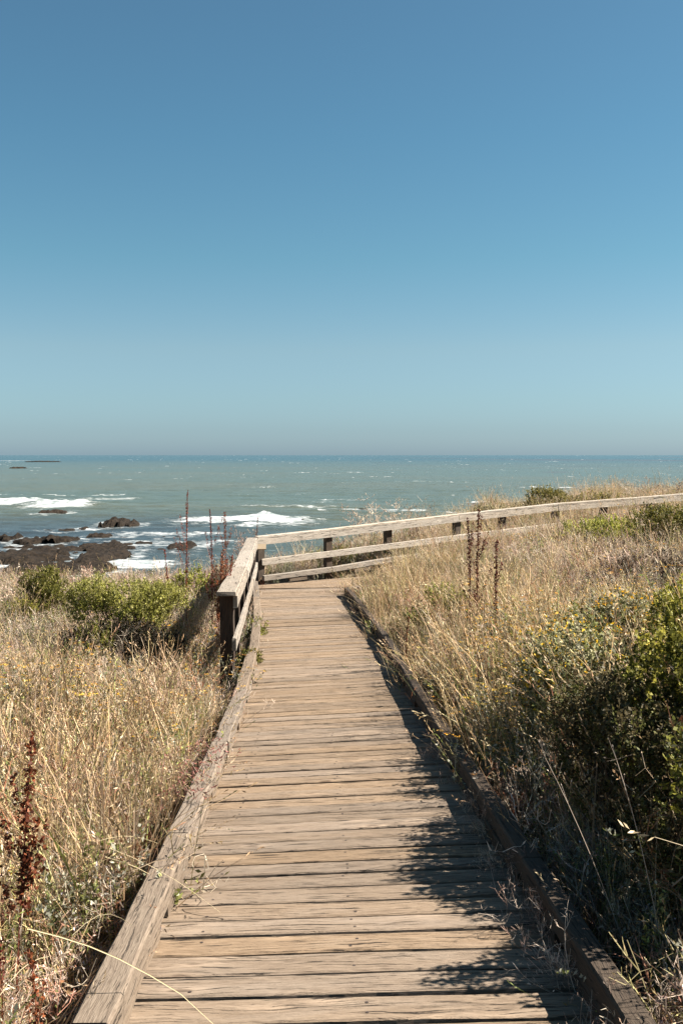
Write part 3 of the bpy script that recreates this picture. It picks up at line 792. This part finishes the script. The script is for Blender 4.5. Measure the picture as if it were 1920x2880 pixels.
def scatter(kind, where, x, y, sc_, tilt=.12, zoff=0., hs=None):
    n = len(x)
    if n == 0: return
    nm, lab, cat = NAMES[kind]
    z = ground_z(x, y) + zoff
    me = bpy.data.meshes.new(nm); me.vertices.add(n)
    me.vertices.foreach_set('co', np.stack([x, y, z], -1).astype(np.float32).ravel())
    r = np.stack([RNG.normal(0, tilt, n), RNG.normal(0, tilt, n), RNG.uniform(0, 6.28, n)], -1).astype(np.float32)
    s3 = np.stack([sc_, sc_, sc_ * (hs if hs is not None else RNG.uniform(.8, 1.2, n))], -1).astype(np.float32)
    me.attributes.new('rot', 'FLOAT_VECTOR', 'POINT').data.foreach_set('vector', r.ravel())
    me.attributes.new('scl', 'FLOAT_VECTOR', 'POINT').data.foreach_set('vector', s3.ravel())
    me.attributes.new('pick', 'INT', 'POINT').data.foreach_set('value', RNG.integers(0, 60, n).astype(np.int32))
    o = bpy.data.objects.new(nm, me); COL.objects.link(o)
    md = o.modifiers.new('scatter', 'NODES'); md.node_group = TREES[kind]
    tag(o, lab + ' ' + where, cat, None, 'stuff')
    return o

def points(x0, x1, y0, y1, dens):
    n = int((x1 - x0) * (y1 - y0) * dens)
    return RNG.uniform(x0, x1, n), RNG.uniform(y0, y1, n)
def in_view(x, y, m=1.2): return (np.abs(x) < y * .36 + m)
def blob(x, y, cx, cy, rx, ry): return np.exp(-((x - cx) / rx) ** 2 - ((y - cy) / ry) ** 2)

def plant_region(where, x, y, wts):
    """choose one kind of plant for every point by weight functions"""
    ks = list(wts); W = np.stack([np.clip(wts[k], 0, None) * np.ones_like(x) for k in ks], 0)
    W = W / W.sum(0); cum = np.cumsum(W, 0); u = RNG.random(len(x))
    idx = (u[None] > cum).sum(0)
    for j, k in enumerate(ks):
        m = idx == j
        nn = fbm(x[m] * 1.1 + 5, y[m] * 1.1, 2)
        scatter(k, where, x[m], y[m], RNG.uniform(.8, 1.2, m.sum()) * (.45 + 1.1 * nn) * (1 + 0 * sstep(13, 17, y[m]) * (x[m] > -.5) * (y[m] < fenceY(x[m]))))

# left of the walk
x, y = points(-9, 0, 1.2, 24, 58)
edge = dX(y) - HALF - .20
hol = (blob(x, y, -2.55, 11.7, 1.15, .95) > .40) | ((x > RX(np.clip(y, 10.5, 19)) - .28) & (y > 9.6) & (y < 12))
m = (x < edge) & (~hol | (RNG.random(len(x)) < .12)) & in_view(x, y) & (RNG.random(len(x)) < np.where(y > 13, .62, 1.)); x, y = x[m], y[m]
p1 = fbm(x * .9, y * .9, 3); p2 = fbm(x * .9 + 30, y * .9 + 8, 3)
plant_region('left of the boardwalk', x, y, {
 'straw': .55 * (1 - sstep(9, 12, y)) * (.4 + p1) + .12,
 'straw_low': .42 * (1 - sstep(6, 10, y)) + .05,
 'radish': .55 * (1 - sstep(6, 9, y)) * sstep(.42, .55, p2) + .12,
 'greyherb': 1.0 * sstep(6, 8.5, y) * (1 - sstep(13, 16, y)) * sstep(.38, .6, p2) + .05,
 'yarrow': .6 * sstep(6.5, 9, y) * (1 - sstep(12, 14, y)) * sstep(.42, .58, p1) + .02,
 'tangle': .55 * sstep(8, 12, y) + .08,
 'greenherb': .07 + .45 * sstep(.50, .6, fbm(x * 1.3 + 3, y * 1.3, 3)) + .03,
 'rusty': .07 + .06 * sstep(.55, .65, p1) })
x, y = points(-9, 0, 1.2, 24, 34); m = (x < dX(y) - HALF - .14) & in_view(x, y); scatter('thatch', 'left of the boardwalk', x[m], y[m], RNG.uniform(.8, 1.4, m.sum()))
x, y = points(-9, 0, 3, 20, 2.2); m = (x < dX(y) - HALF - .4) & in_view(x, y); scatter('tall', 'left of the boardwalk', x[m], y[m], RNG.uniform(.6, .95, m.sum()))

# right of the walk
x, y = points(-1, 10, 1.2, 23, 58)
edge = dX(y) + HALF + .17 - .08 * sstep(8, 11, y)
cy = fenceY(x) - 2.0
m = (x > edge) & (y < np.where(x > -.1, cy, 30)) & in_view(x, y) & (RNG.random(len(x)) < np.where(y > 13, .68, 1.)); x, y = x[m], y[m]
p1 = fbm(x * .8 + 60, y * .8, 3); p2 = fbm(x * .8 + 90, y * .8 + 8, 3)
fl = blob(x, y, 2.0, 8.6, 1.3, 1.9) + blob(x, y, 2.9, 10.2, 1.3, 1.3)
plant_region('right of the boardwalk', x, y, {
 'straw': .9 * sstep(8, 10, y) * (1 - sstep(1.6, 2.6, x - dX(y) - HALF)) + .20 + .2 * p1,
 'straw_low': .2,
 'tangle': .75 * sstep(1.5, 3, x - dX(y) - HALF) * sstep(9, 11, y) + .08,
 'radish': .7 * (1 - sstep(3.2, 4.2, y)) + .10,
 'greyherb': .16 + .5 * sstep(.45, .6, p1) + .9 * fl * p2,
 'yarrow': 1.8 * fl + .30 * sstep(.48, .62, p2),
 'greenherb': .45 * fl + .10 * (1 - sstep(7, 9, y)) + .07 + .55 * sstep(.50, .62, fbm(x * .9 + 7, y * .9 + 2, 3)),
 'rusty': .05 + .10 * sstep(.55, .62, p2) })
x, y = points(-1, 10, 1.2, 23, 34); m = (x > dX(y) + HALF + .14) & (y < np.where(x > -.1, fenceY(x) - 1.95, 30)) & in_view(x, y)
scatter('thatch', 'right of the boardwalk', x[m], y[m], RNG.uniform(.8, 1.4, m.sum()))
x, y = points(0, 9, 3, 21, 2.6); m = (x > dX(y) + HALF + .35) & (y < fenceY(x) - 2.2) & in_view(x, y); scatter('tall', 'right of the boardwalk', x[m], y[m], RNG.uniform(.6, 1.0, m.sum()))

# beyond the fence
x, y = points(-3, 14, 19.5, 38, 30)
m = (y > fenceY(np.clip(x, _fx[0] - 1, 60)) + .25) & in_view(x, y, 2) & (ground_z(x, y) > -3.6) & ~((x < _fx[0] + .1) & (y < 20.3)); x, y = x[m], y[m]
p1 = fbm(x * .6 + 160, y * .6, 3)
plant_region('beyond the far fence', x, y, {
 'straw': .30 + .3 * p1, 'tangle': .5, 'greyherb': .35 + 1.6 * blob(x, y, -.4, 21.7, 1.6, 1.0), 'yarrow': .14 * sstep(2, 4, x), 'greenherb': .22 + .5 * blob(x, y, .2, 21.8, 1.0, .7), 'rusty': .06})
x, y = points(-1.5, 12, 21, 33, 2.6); m = (y > fenceY(x) + .4) & in_view(x, y, 2) & (ground_z(x, y) > -3.2) & (RNG.random(len(x)) < .5); scatter('tall', 'beyond the far fence', x[m], y[m], RNG.uniform(.9, 1.3, m.sum()))

y = RNG.uniform(3.0, 17.5, 150); x = dX(y) + HALF + .16 + RNG.normal(0, .02, 150)
y2 = RNG.uniform(2.8, 8.5, 40); scatter('tangle', 'growing between the boards and the right kerb', dX(y2) + HALF - .01 + RNG.normal(0, .015, 40), y2, RNG.uniform(.3, .6, 40), tilt=.4, zoff=.18)
scatter('tangle', 'spilling over the right kerb', x[:80], y[:80], RNG.uniform(.5, .85, 80), tilt=.35)
scatter('greyherb', 'spilling over the right kerb', x[80:], y[80:], RNG.uniform(.5, .9, 70), tilt=.35)
x = RNG.uniform(1.0, 2.4, 110); y = RNG.uniform(5.2, 9.0, 110)
scatter('straw', 'standing among the yellow flowered bushes', x[:70], y[:70], RNG.uniform(1.1, 1.7, 70)); scatter('yarrow', 'growing round the flowering bushes', x[70:], y[70:], RNG.uniform(1.1, 1.7, 40))
y = RNG.uniform(9.5, 17.8, 130); x = dX(y) + HALF + .14 + RNG.normal(0, .03, 130)
scatter('straw_low', 'hanging over the far stretch of the right kerb', x, y, RNG.uniform(.7, 1.1, 130), tilt=.4)
y = RNG.uniform(2.5, 3.35, 26); x = dX(y) + HALF + .20 + np.abs(RNG.normal(0, .25, 26))
scatter('radish', 'sunlit at the lower right corner', x, y, RNG.uniform(.8, 1.1, 26), tilt=.2)

# ------------------------------------------------------------------ shrubs, each its own thing
def shrub(loc, rx, ry, h, ntw, label, cols, big=1.0, skirt=True, name='green_shrub', cat='shrub', lsz=.018, lobes=7, seed=1, base=.25, nl=26, twig_h=.16, grp=None, trunk=True, tips=None, keep=None):
    g = np.random.default_rng(seed)
    loc = np.array([loc[0], loc[1], float(ground_z(loc[0], loc[1]))])
    root = empty(name, loc, label, cat, grp)
    L_ = []
    for k in range(lobes):
        a = g.uniform(0, 6.28); r = math.sqrt(g.random()) * .68
        L_.append((math.cos(a) * rx * r, math.sin(a) * ry * r, h * g.uniform(.42, .78) * (1 - .25 * r), rx * big * g.uniform(.22, .42), ry * big * g.uniform(.22, .42), h * g.uniform(.17, .30)))
    L_.append((0, 0, h * .60, rx * .5, ry * .5, h * .34))
    for k in range(lobes // 2 if skirt else 0):
        a = g.uniform(0, 6.28); r = .35 + .35 * g.random()
        L_.append((math.cos(a) * rx * r, math.sin(a) * ry * r, h * g.uniform(.18, .4), rx * .34, ry * .34, h * .22))
    # leafy twig offsets, vectorised
    i = g.integers(0, len(L_), ntw); LL = np.array(L_)[i]
    d = g.normal(0, 1, (ntw, 3)); d /= np.linalg.norm(d, axis=1)[:, None]; d[:, 2] = np.where(d[:, 2] < -.3, -d[:, 2], d[:, 2])
    rr = g.uniform(.58, 1.10, (ntw, 1)) ** .5
    c = LL[:, :3] + d * LL[:, 3:6] * rr
    c[:, 2] = np.clip(c[:, 2], .06, None)
    tw = d * .7 + np.array([0, 0, .75]) + g.normal(0, .35, (ntw, 3)); tw /= np.linalg.norm(tw, axis=1)[:, None]
    tl = twig_h * g.uniform(.6, 1.3, (ntw, 1))
    if keep is not None:
        mk = keep(c[:, 0] + loc[0], c[:, 1] + loc[1]); c, tw, tl = c[mk], tw[mk], tl[mk]; ntw = len(c)
    t = g.uniform(0.1, 1, (ntw, nl))
    p = c[:, None] + tw[:, None] * (tl[:, None] * (t[..., None] - .5))
    ld = g.normal(0, 1, (ntw, nl, 3)) + tw[:, None] * .9; ld /= np.linalg.norm(ld, axis=2)[..., None]
    nr_ = g.normal(0, 1, (ntw, nl, 3)) + np.array([0, 0, .6]); sd = np.cross(ld, nr_); sd /= np.linalg.norm(sd, axis=2)[..., None] + 1e-9
    ls = lsz * g.uniform(.6, 1.25, (ntw, nl, 1)); lw = ls * .30
    up = np.cross(sd, ld)
    V = np.stack([p, p + ld * ls * .55 + sd * lw, p + ld * ls, p + ld * ls * .55 - sd * lw], 2).reshape(-1, 3)
    F = np.arange(len(V)).reshape(-1, 4)
    ca = np.array(cols)[g.integers(0, len(cols), ntw)][:, None] * g.uniform(.8, 1.2, (ntw, nl, 1))
    if tips is not None:
        mt = (t > .8) & (g.random((ntw, nl)) < tips[1]); ca = np.where(mt[..., None], np.array(tips[0]), ca)
    cc = np.repeat(ca.reshape(-1, 3), 4, 0)
    cc = cc * np.array([.87, .86, .82])
    me = mesh_np('foliage', V, F, M_LEAF, False, cc)
    o = bpy.data.objects.new('foliage', me); COL.objects.link(o); o.parent = root
    # branches: one part, twigs joined
    A_ = Acc()
    bc = C(.16, .11, .075)
    for k in range(min(90, max(14, ntw // 10))):
        q = c[g.integers(0, ntw)]; s0 = np.array([q[0] * .12, q[1] * .12, -.04]); m1 = (s0 + q) / 2 + np.array([g.normal(0, .05), g.normal(0, .05), -.06 * h])
        pts = np.array([s0, (s0 + m1) / 2 + g.normal(0, .01, 3), m1, (m1 + q) / 2 + g.normal(0, .01, 3), q])
        s1 = np.array([math.cos(k), math.sin(k), 0.]); s2 = np.array([-math.sin(k), math.cos(k), 0.])
        wd = np.array([.010, .008, .006, .004, .002]) * min(1, h)
        A_.strip(pts, wd, s1, bc); A_.strip(pts, wd, s2, bc)
    me = A_.mesh('branches'); o = bpy.data.objects.new('branches', me); COL.objects.link(o); o.parent = root
    o['kind'] = 'stuff'
    return root
BR = [(.29, .285, .05), (.35, .335, .065), (.18, .19, .035), (.40, .38, .10)]
OL = [(.44, .41, .09), (.52, .47, .13), (.30, .29, .06), (.56, .50, .20)]
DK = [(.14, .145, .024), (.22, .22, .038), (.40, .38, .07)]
def at(sx, Y): return ((sx - 960) / 2800.0 * Y * 1.005, Y)
shrub(at(130, 15.2), .48, .50, 1.06, 900, 'round bright green shrub at far left below the dark shore ledge', BR, seed=2, lsz=.024, nl=24, lobes=9, big=1.2)
shrub(at(60, 14.6), .35, .3, .62, 200, 'small dark green shrub at the lower left of the round bright one', DK, seed=3, lsz=.024)
shrub(at(375, 12.8), .92, .75, 1.10, 1900, 'wide olive green shrub with dark hollow underneath, left of the handrail', OL, seed=4, lsz=.022, lobes=13, nl=26, big=1.05, skirt=False)
shrub(at(330, 12.1), .95, .45, .62, 1100, 'dark dead twigs added for the shade in the hollow below the wide olive shrub', [(.07, .055, .035), (.05, .05, .02), (.10, .07, .045)], name='shade_undergrowth', seed=41, lsz=.024, lobes=9, nl=20)  # dark brown mass put in so the hollow under the crown looks shaded
shrub(at(285, 12.0), .32, .30, .62, 260, 'small green shrub joined to the lower left of the wide olive shrub', BR, seed=5, lsz=.022)
shrub(at(530, 17.0), .42, .35, .92, 260, 'small yellow green shrub among the red dock stalks left of the handrail', BR, seed=6, lsz=.026)
KE = lambda X, Y: X > dX(Y) + HALF + .24
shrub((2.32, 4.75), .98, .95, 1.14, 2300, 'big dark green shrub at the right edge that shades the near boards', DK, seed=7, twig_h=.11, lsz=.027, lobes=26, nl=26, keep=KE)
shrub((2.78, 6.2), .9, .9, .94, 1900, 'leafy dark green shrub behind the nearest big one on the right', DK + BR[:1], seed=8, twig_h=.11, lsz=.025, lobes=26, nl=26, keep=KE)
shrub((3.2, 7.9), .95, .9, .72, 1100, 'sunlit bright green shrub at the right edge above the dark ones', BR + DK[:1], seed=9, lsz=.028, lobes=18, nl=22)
shrub((1.66, 3.72), .50, .42, 1.0, 1000, 'dark nearest shrub at the lower right edge with a few twig tips coloured yellow green as if sunlit', DK + [(.10, .10, .03)], seed=10, lsz=.024, lobes=9, nl=22, tips=((.36, .36, .08), .12), keep=lambda X, Y: X > dX(Y) + HALF + .28)  # brighter tip colour stands for sun catching the twigs
YB = [(.30, .29, .16), (.38, .35, .22), (.24, .24, .11), (.44, .40, .28), (.20, .20, .07)]
KU = lambda X, Y: X > dX(Y) + HALF + .15
shrub((1.42, 4.7), .42, 1.2, .94, 2000, 'dark leafy growth added for shade between the right kerb and the nearest big shrub', [(.13, .10, .05), (.10, .10, .03), (.18, .14, .07)], name='shade_undergrowth', seed=21, lsz=.022, lobes=12, nl=22, keep=KU)  # added to keep sun off the kerb and fill the dark side
shrub((1.60, 6.5), .50, .85, 1.02, 1250, 'grey green bush dotted with yellow flowers closest to the right kerb', YB, name='flowering_bush', seed=22, lsz=.027, lobes=16, nl=20, tips=((.70, .40, .03), .34), keep=KU)
shrub((2.15, 7.7), .75, .65, .92, 1300, 'wide yellow flowered bush behind the one closest to the right kerb', YB, name='flowering_bush', seed=23, lsz=.028, lobes=14, nl=20, tips=((.70, .40, .03), .42), keep=KU)
shrub((2.75, 9.2), .85, .6, .60, 800, 'farthest yellow flowered bush, up the slope at the right edge', YB, name='flowering_bush', seed=24, lsz=.024, lobes=10, nl=24, tips=((.62, .36, .03), .38))
shrub(at(1690, 17.6), 1.0, .7, .74, 900, 'dark green shrub in front of the rail fence, left of the bright one', DK + OL[:1], seed=11, lsz=.028, lobes=11, big=1.2)
for (sx_, Y_, rx_, h_, sd_, lb_) in ((1730, 14.5, .9, .55, 61, 'left of the two pinkish grey dry bushes on the right slope'), (1870, 12.6, .9, .55, 62, 'right of the two pinkish grey dry bushes on the right slope')):
    shrub(at(sx_, Y_), rx_, .7, h_, 700, lb_, [(.46, .36, .27), (.36, .26, .19), (.52, .43, .34), (.24, .17, .12)], name='dry_bush', cat='dry bush', seed=sd_, lsz=.030, lobes=9, nl=20)
shrub(at(1880, 15.2), .85, .8, .96, 1300, 'bright green shrub hiding the fence at the right edge of the photo', BR, seed=12, lsz=.026, lobes=11, big=1.2)
shrub(at(1245, 12.6), .5, .4, .70, 520, 'small green shrub amid the tall straw right of the walk', BR + OL[:1], seed=13, lsz=.022)
shrub(at(1440, 9.3), .40, .40, .55, 220, 'low green shrub among the yellow flowers right of the walk', DK, seed=14, lsz=.018)
shrub(at(960, 21.7), .65, .35, .45, 320, 'low dark green shrub behind the far toe rail of the walk', DK, seed=15, lsz=.03)
shrub(at(1525, 28), .75, .6, .92, 380, 'rounded olive shrub topmost on the skyline beyond the fence', OL, seed=16, lsz=.04, twig_h=.25)
shrub(at(1400, 27), .95, .6, .70, 320, 'low yellowish shrub left of the rounded skyline shrub beyond the fence', [(.40, .36, .18), (.46, .40, .22)], seed=17, lsz=.04, twig_h=.25)
shrub(at(1660, 28), .9, .6, .74, 300, 'low olive shrub right of the rounded skyline shrub beyond the fence', OL[:2] + [(.38, .33, .19)], seed=18, lsz=.04, twig_h=.25)
shrub((-1.02 - .18, 14.2), .22, .45, .42, 150, 'green plant with reddish sprigs growing through the handrail onto the boards', BR, name='leafy_plant', cat='plant', seed=19, lsz=.026, lobes=4, twig_h=.14, trunk=False)
shrub((-1.10, 11.6), .15, .50, .40, 170, 'bright green plant with yellow flowers at the foot of the near handrail post', BR[1:], name='leafy_plant', cat='plant', seed=20, lsz=.024, lobes=4, twig_h=.14, tips=((.75, .5, .07), .10))

def airy(sx, sy, Y, w, label, seed):
    p = P(sx, sy, Y); gz = float(ground_z(p.x, p.y)); H = p.z - gz; g = np.random.default_rng(seed)
    root = empty('dry_bush', (p.x, p.y, gz), label, 'dry bush', 'feathery dry bushes')
    S = Acc(); T_ = Acc()
    for k in range(9):
        az = g.uniform(0, 6.28); hh = H * g.uniform(.6, 1); lean = w * g.uniform(.2, 1)
        col = PALE[g.integers(5)]; pts = stalk(np.array([0, 0, -.02]), az, hh, lean * .5, lean * .5, 8)
        S.strip(pts, .005 * np.linspace(1, .4, 9), side_of(az), col * .9)
        for j in range(16):
            q = pts[g.integers(3, 9)]; d = unit(np.array([g.normal(0, .8), g.normal(0, .8), g.uniform(.2, 1.2)])); L = H * g.uniform(.08, .22)
            T_.strip(np.array([q, q + d * L * .5, q + d * L]), [.0035, .003, .0015], side_of(g.uniform(0, 6.28)), col)
            for r in range(9):
                t0 = q + d * L * g.uniform(.2, 1); d2 = unit(d + g.normal(0, .5, 3)); T_.leaf(t0, d2, .045, .0055, unit(g.normal(0, 1, 3)), col * g.uniform(.8, 1.15))
    for nm, A_ in (('stems', S), ('sprays', T_)):
        o = bpy.data.objects.new(nm, A_.mesh(nm)); COL.objects.link(o); o.parent = root; o['kind'] = 'stuff'
airy(1085, 1385, 24.5, .8, 'tallest pale feathery dry bush rising above the fence against the sea', 51)
airy(1175, 1400, 24.8, .6, 'pale feathery dry bush right of the tallest one above the fence', 52)
airy(1020, 1425, 24.0, .5, 'pale feathery dry bush left of the tallest one above the fence', 53)
airy(690, 1490, 20.8, .5, 'pale feathery dry bush left of the railing corner against the surf', 54)
airy(1800, 1340, 29.5, .8, 'feathery dry bush on the skyline at the far right above the fence', 55)
airy(1900, 1345, 29.5, .8, 'feathery dry bush on the skyline cut by the right edge of the photo', 56)
airy(50, 1600, 15.5, .5, 'feathery dry bush at the left edge above the green shrubs', 57)
airy(250, 1590, 17.5, .5, 'feathery dry bush between the round and the wide green shrub at left', 58)

# ------------------------------------------------------------------ curly dock: rust red seed spikes, one thing each
def dock(x, y, top, label, seed, fat=1.0, side=5, leanx=0., start=.35, dark=1.):
    g = np.random.default_rng(seed)
    gz = float(ground_z(x, y)); H = top - gz
    root = empty('dock_stalk', (x, y, gz), label, 'dock plant', 'rust red dock seed stalks')
    S = Acc(); H_ = Acc()
    stc = C(.26, .11, .06) * dark
    sdc = [C(.20, .050, .022) * dark, C(.12, .030, .015) * dark, C(.27, .080, .035) * dark]
    fat *= .88
    def spike(p0, p1, r, n):
        for i in range(n):
            t = (i + g.random()) / n
            if g.random() < .25 + .2 * math.sin(i * 1.3): continue
            q = p0 + (p1 - p0) * t + g.normal(0, r * .42, 3) * (1 - .5 * t)
            for _ in range(5):
                d = unit(g.normal(0, 1, 3)); H_.leaf(q + g.normal(0, r * .3, 3), d, .016 * fat, .0068 * fat, unit(g.normal(0, 1, 3)), sdc[g.integers(3)])
    b = np.array([0, 0, -.03]); m = np.array([leanx * .4 + g.normal(0, .05), g.normal(0, .03), H * .5]); e = np.array([leanx + g.normal(0, .03), g.normal(0, .04), H])
    pts = np.array([b * (1 - t) ** 2 + 2 * m * t * (1 - t) + e * t * t for t in np.linspace(0, 1, 12)])
    for s in (np.array([1., 0, 0]), np.array([0, 1., 0])): S.strip(pts, np.linspace(.0055, .0022, 12), s, stc)
    for i in range(11):
        if i / 11 >= start: spike(pts[i], pts[i + 1], .026 * fat * (1 - .5 * i / 11), int(13 * H))
    for k in range(side):
        i = int(11 * g.uniform(start * .8, .8)); p = pts[i]; a = g.uniform(0, 6.28); L = H * g.uniform(.12, .26)
        e2 = p + np.array([math.cos(a) * L * .35, math.sin(a) * L * .35, L])
        S.strip(np.array([p, (p + e2) / 2 + np.array([math.cos(a), math.sin(a), 0]) * L * .08, e2]), [.003, .002, .001], np.array([-math.sin(a), math.cos(a), 0]), stc)
        spike(p + (e2 - p) * .2, e2, .017 * fat, int(60 * L))
    for nm, A_ in (('stem', S), ('seed_heads', H_)):
        me = A_.mesh(nm); o = bpy.data.objects.new(nm, me); COL.objects.link(o); o.parent = root
        if nm == 'seed_heads': o['kind'] = 'stuff'
    return root
def dock_at(sx, sytop, Y, label, seed, **kw):
    p = P(sx, sytop, Y); dock(p.x, p.y, p.z, label, seed, **kw)
dock_at(522, 1378, 14.6, 'tallest rust red dock stalk standing alone left of the handrail', 31, side=6, leanx=.02)
dock_at(590, 1432, 13.2, 'left one of the two tall dock stalks above the red clump by the handrail', 32, side=7)
dock_at(630, 1440, 13.6, 'right one of the two tall dock stalks above the red clump by the handrail', 33, side=8)
dock_at(612, 1540, 12.7, 'short bushy dark red dock plant beside the near handrail post', 34, fat=1.3, side=16)
dock_at(645, 1560, 12.4, 'short red dock plant half hidden behind the near handrail post', 35, fat=1.2, side=12)
dock_at(726, 1455, 21.5, 'slender orange red dock tip behind the corner of the railings', 36, side=3)
dock_at(470, 1545, 14.0, 'low thin dock stalk left of the tallest one', 37, side=2)
dock_at(1313, 1455, 11.4, 'left of the three brown dock spikes in the straw on the right', 38, side=4, dark=.5, fat=1.2)
dock_at(1342, 1432, 11.0, 'middle and tallest of the three brown dock spikes in the straw on the right', 39, side=6, dark=.5, fat=1.2)
dock_at(1404, 1520, 10.2, 'right and lowest of the three brown dock spikes in the straw on the right', 40, fat=1.3, side=2, dark=.4)
dock_at(1150, 1735, 11.0, 'short reddish dock stalk near the right kerb in the straw', 41, side=3, dark=1.2)
dock_at(28, 2075, 3.6, 'large near dock stalk with dense dark red seeds at the left edge of the photo', 42, fat=1.3, side=10, start=.42, leanx=.05, dark=.7)
dock_at(-4, 2480, 3.2, 'near reddish dock stalk low at the left edge in front of the large one', 43, fat=.85, side=3, start=.5, dark=.8)
dock_at(60, 2690, 2.85, 'short dock stalk at the bottom left corner', 44, fat=.9, side=3, start=.6)

# ------------------------------------------------------------------ bent stalks and the podded plant lying over the left kerb
A_ = Acc()
def bent(pts, w=.0022, col=C(.74, .62, .42)):
    pts = np.array([np.array(p) for p in pts])
    sd = unit(np.cross(pts[-1] - pts[0], np.array([0, 0, 1.])))
    A_.strip(pts, np.linspace(1, .5, len(pts)) * w, sd, col); A_.strip(pts, np.linspace(1, .5, len(pts)) * w, np.array([0, 0, 1.]), col)
def seg(a, b, ya, yb, n=6, bow=.03):
    pa, pb = P(a[0], a[1], ya), P(b[0], b[1], yb)
    return [tuple(pa + (pb - pa) * t + Vector((0, 0, bow * math.sin(math.pi * t)))) for t in np.linspace(0, 1, n)]
bent(seg((80, 2612), (508, 2795), 3.1, 3.12) + seg((508, 2795), (600, 2880), 3.12, 3.1, 4, 0)[1:], .0032)
bent(seg((297, 2410), (516, 2528), 4.2, 4.35), .0024); bent(seg((308, 2385), (620, 2566), 4.25, 4.2), .0017)
bent(seg((275, 2366), (445, 2372), 4.4, 4.5), .0018); bent(seg((0, 2800), (140, 2690), 2.9, 3.1), .002); bent(seg((205, 2630), (375, 2605), 3.3, 3.6, 6, .06), .0016)
me = A_.mesh('bent_grass'); o = bpy.data.objects.new('bent_grass', me); COL.objects.link(o)
tag(o, 'long pale broken grass stalks leaning over the left kerb', 'grass', None, 'stuff')

A_ = Acc()
for k in range(46):
    Yb = RNG.uniform(5.3, 6.9); b = np.array([dX(Yb) - HALF - .2 - RNG.uniform(0, .12), Yb, float(dZ(Yb)) - .05 + RNG.uniform(0, .1)])
    a = RNG.normal(0, .7); L = RNG.uniform(.15, .42); d = np.array([math.cos(a), math.sin(a), 0.])
    pts = np.array([b + d * L * t + np.array([0, 0, 1.]) * (.22 * math.sin(min(1, t * 1.25) * 2.2) - .02 * t) for t in np.linspace(0, 1, 6)])
    col = [C(.50, .30, .22), C(.56, .42, .30), C(.40, .20, .14)][k % 3]
    A_.strip(pts, np.linspace(.0018, .0009, 6), np.array([-d[1], d[0], 0]), col)
    for j in range(9):
        q = pts[RNG.integers(2, 6)] + RNG.normal(0, .008, 3); dd = unit(RNG.normal(0, 1, 3) * np.array([1, 1, .6]) + d * .5)
        A_.leaf(q, dd, RNG.uniform(.025, .045), .0042, unit(RNG.normal(0, 1, 3)), [C(.40, .17, .13), C(.48, .26, .18), C(.33, .13, .09), C(.5, .42, .2)][RNG.integers(4)])
me = A_.mesh('podded_plant'); o = bpy.data.objects.new('podded_plant', me); COL.objects.link(o)
tag(o, 'dried plant with dark red pods sprawling over the left kerb onto the boards', 'plant')
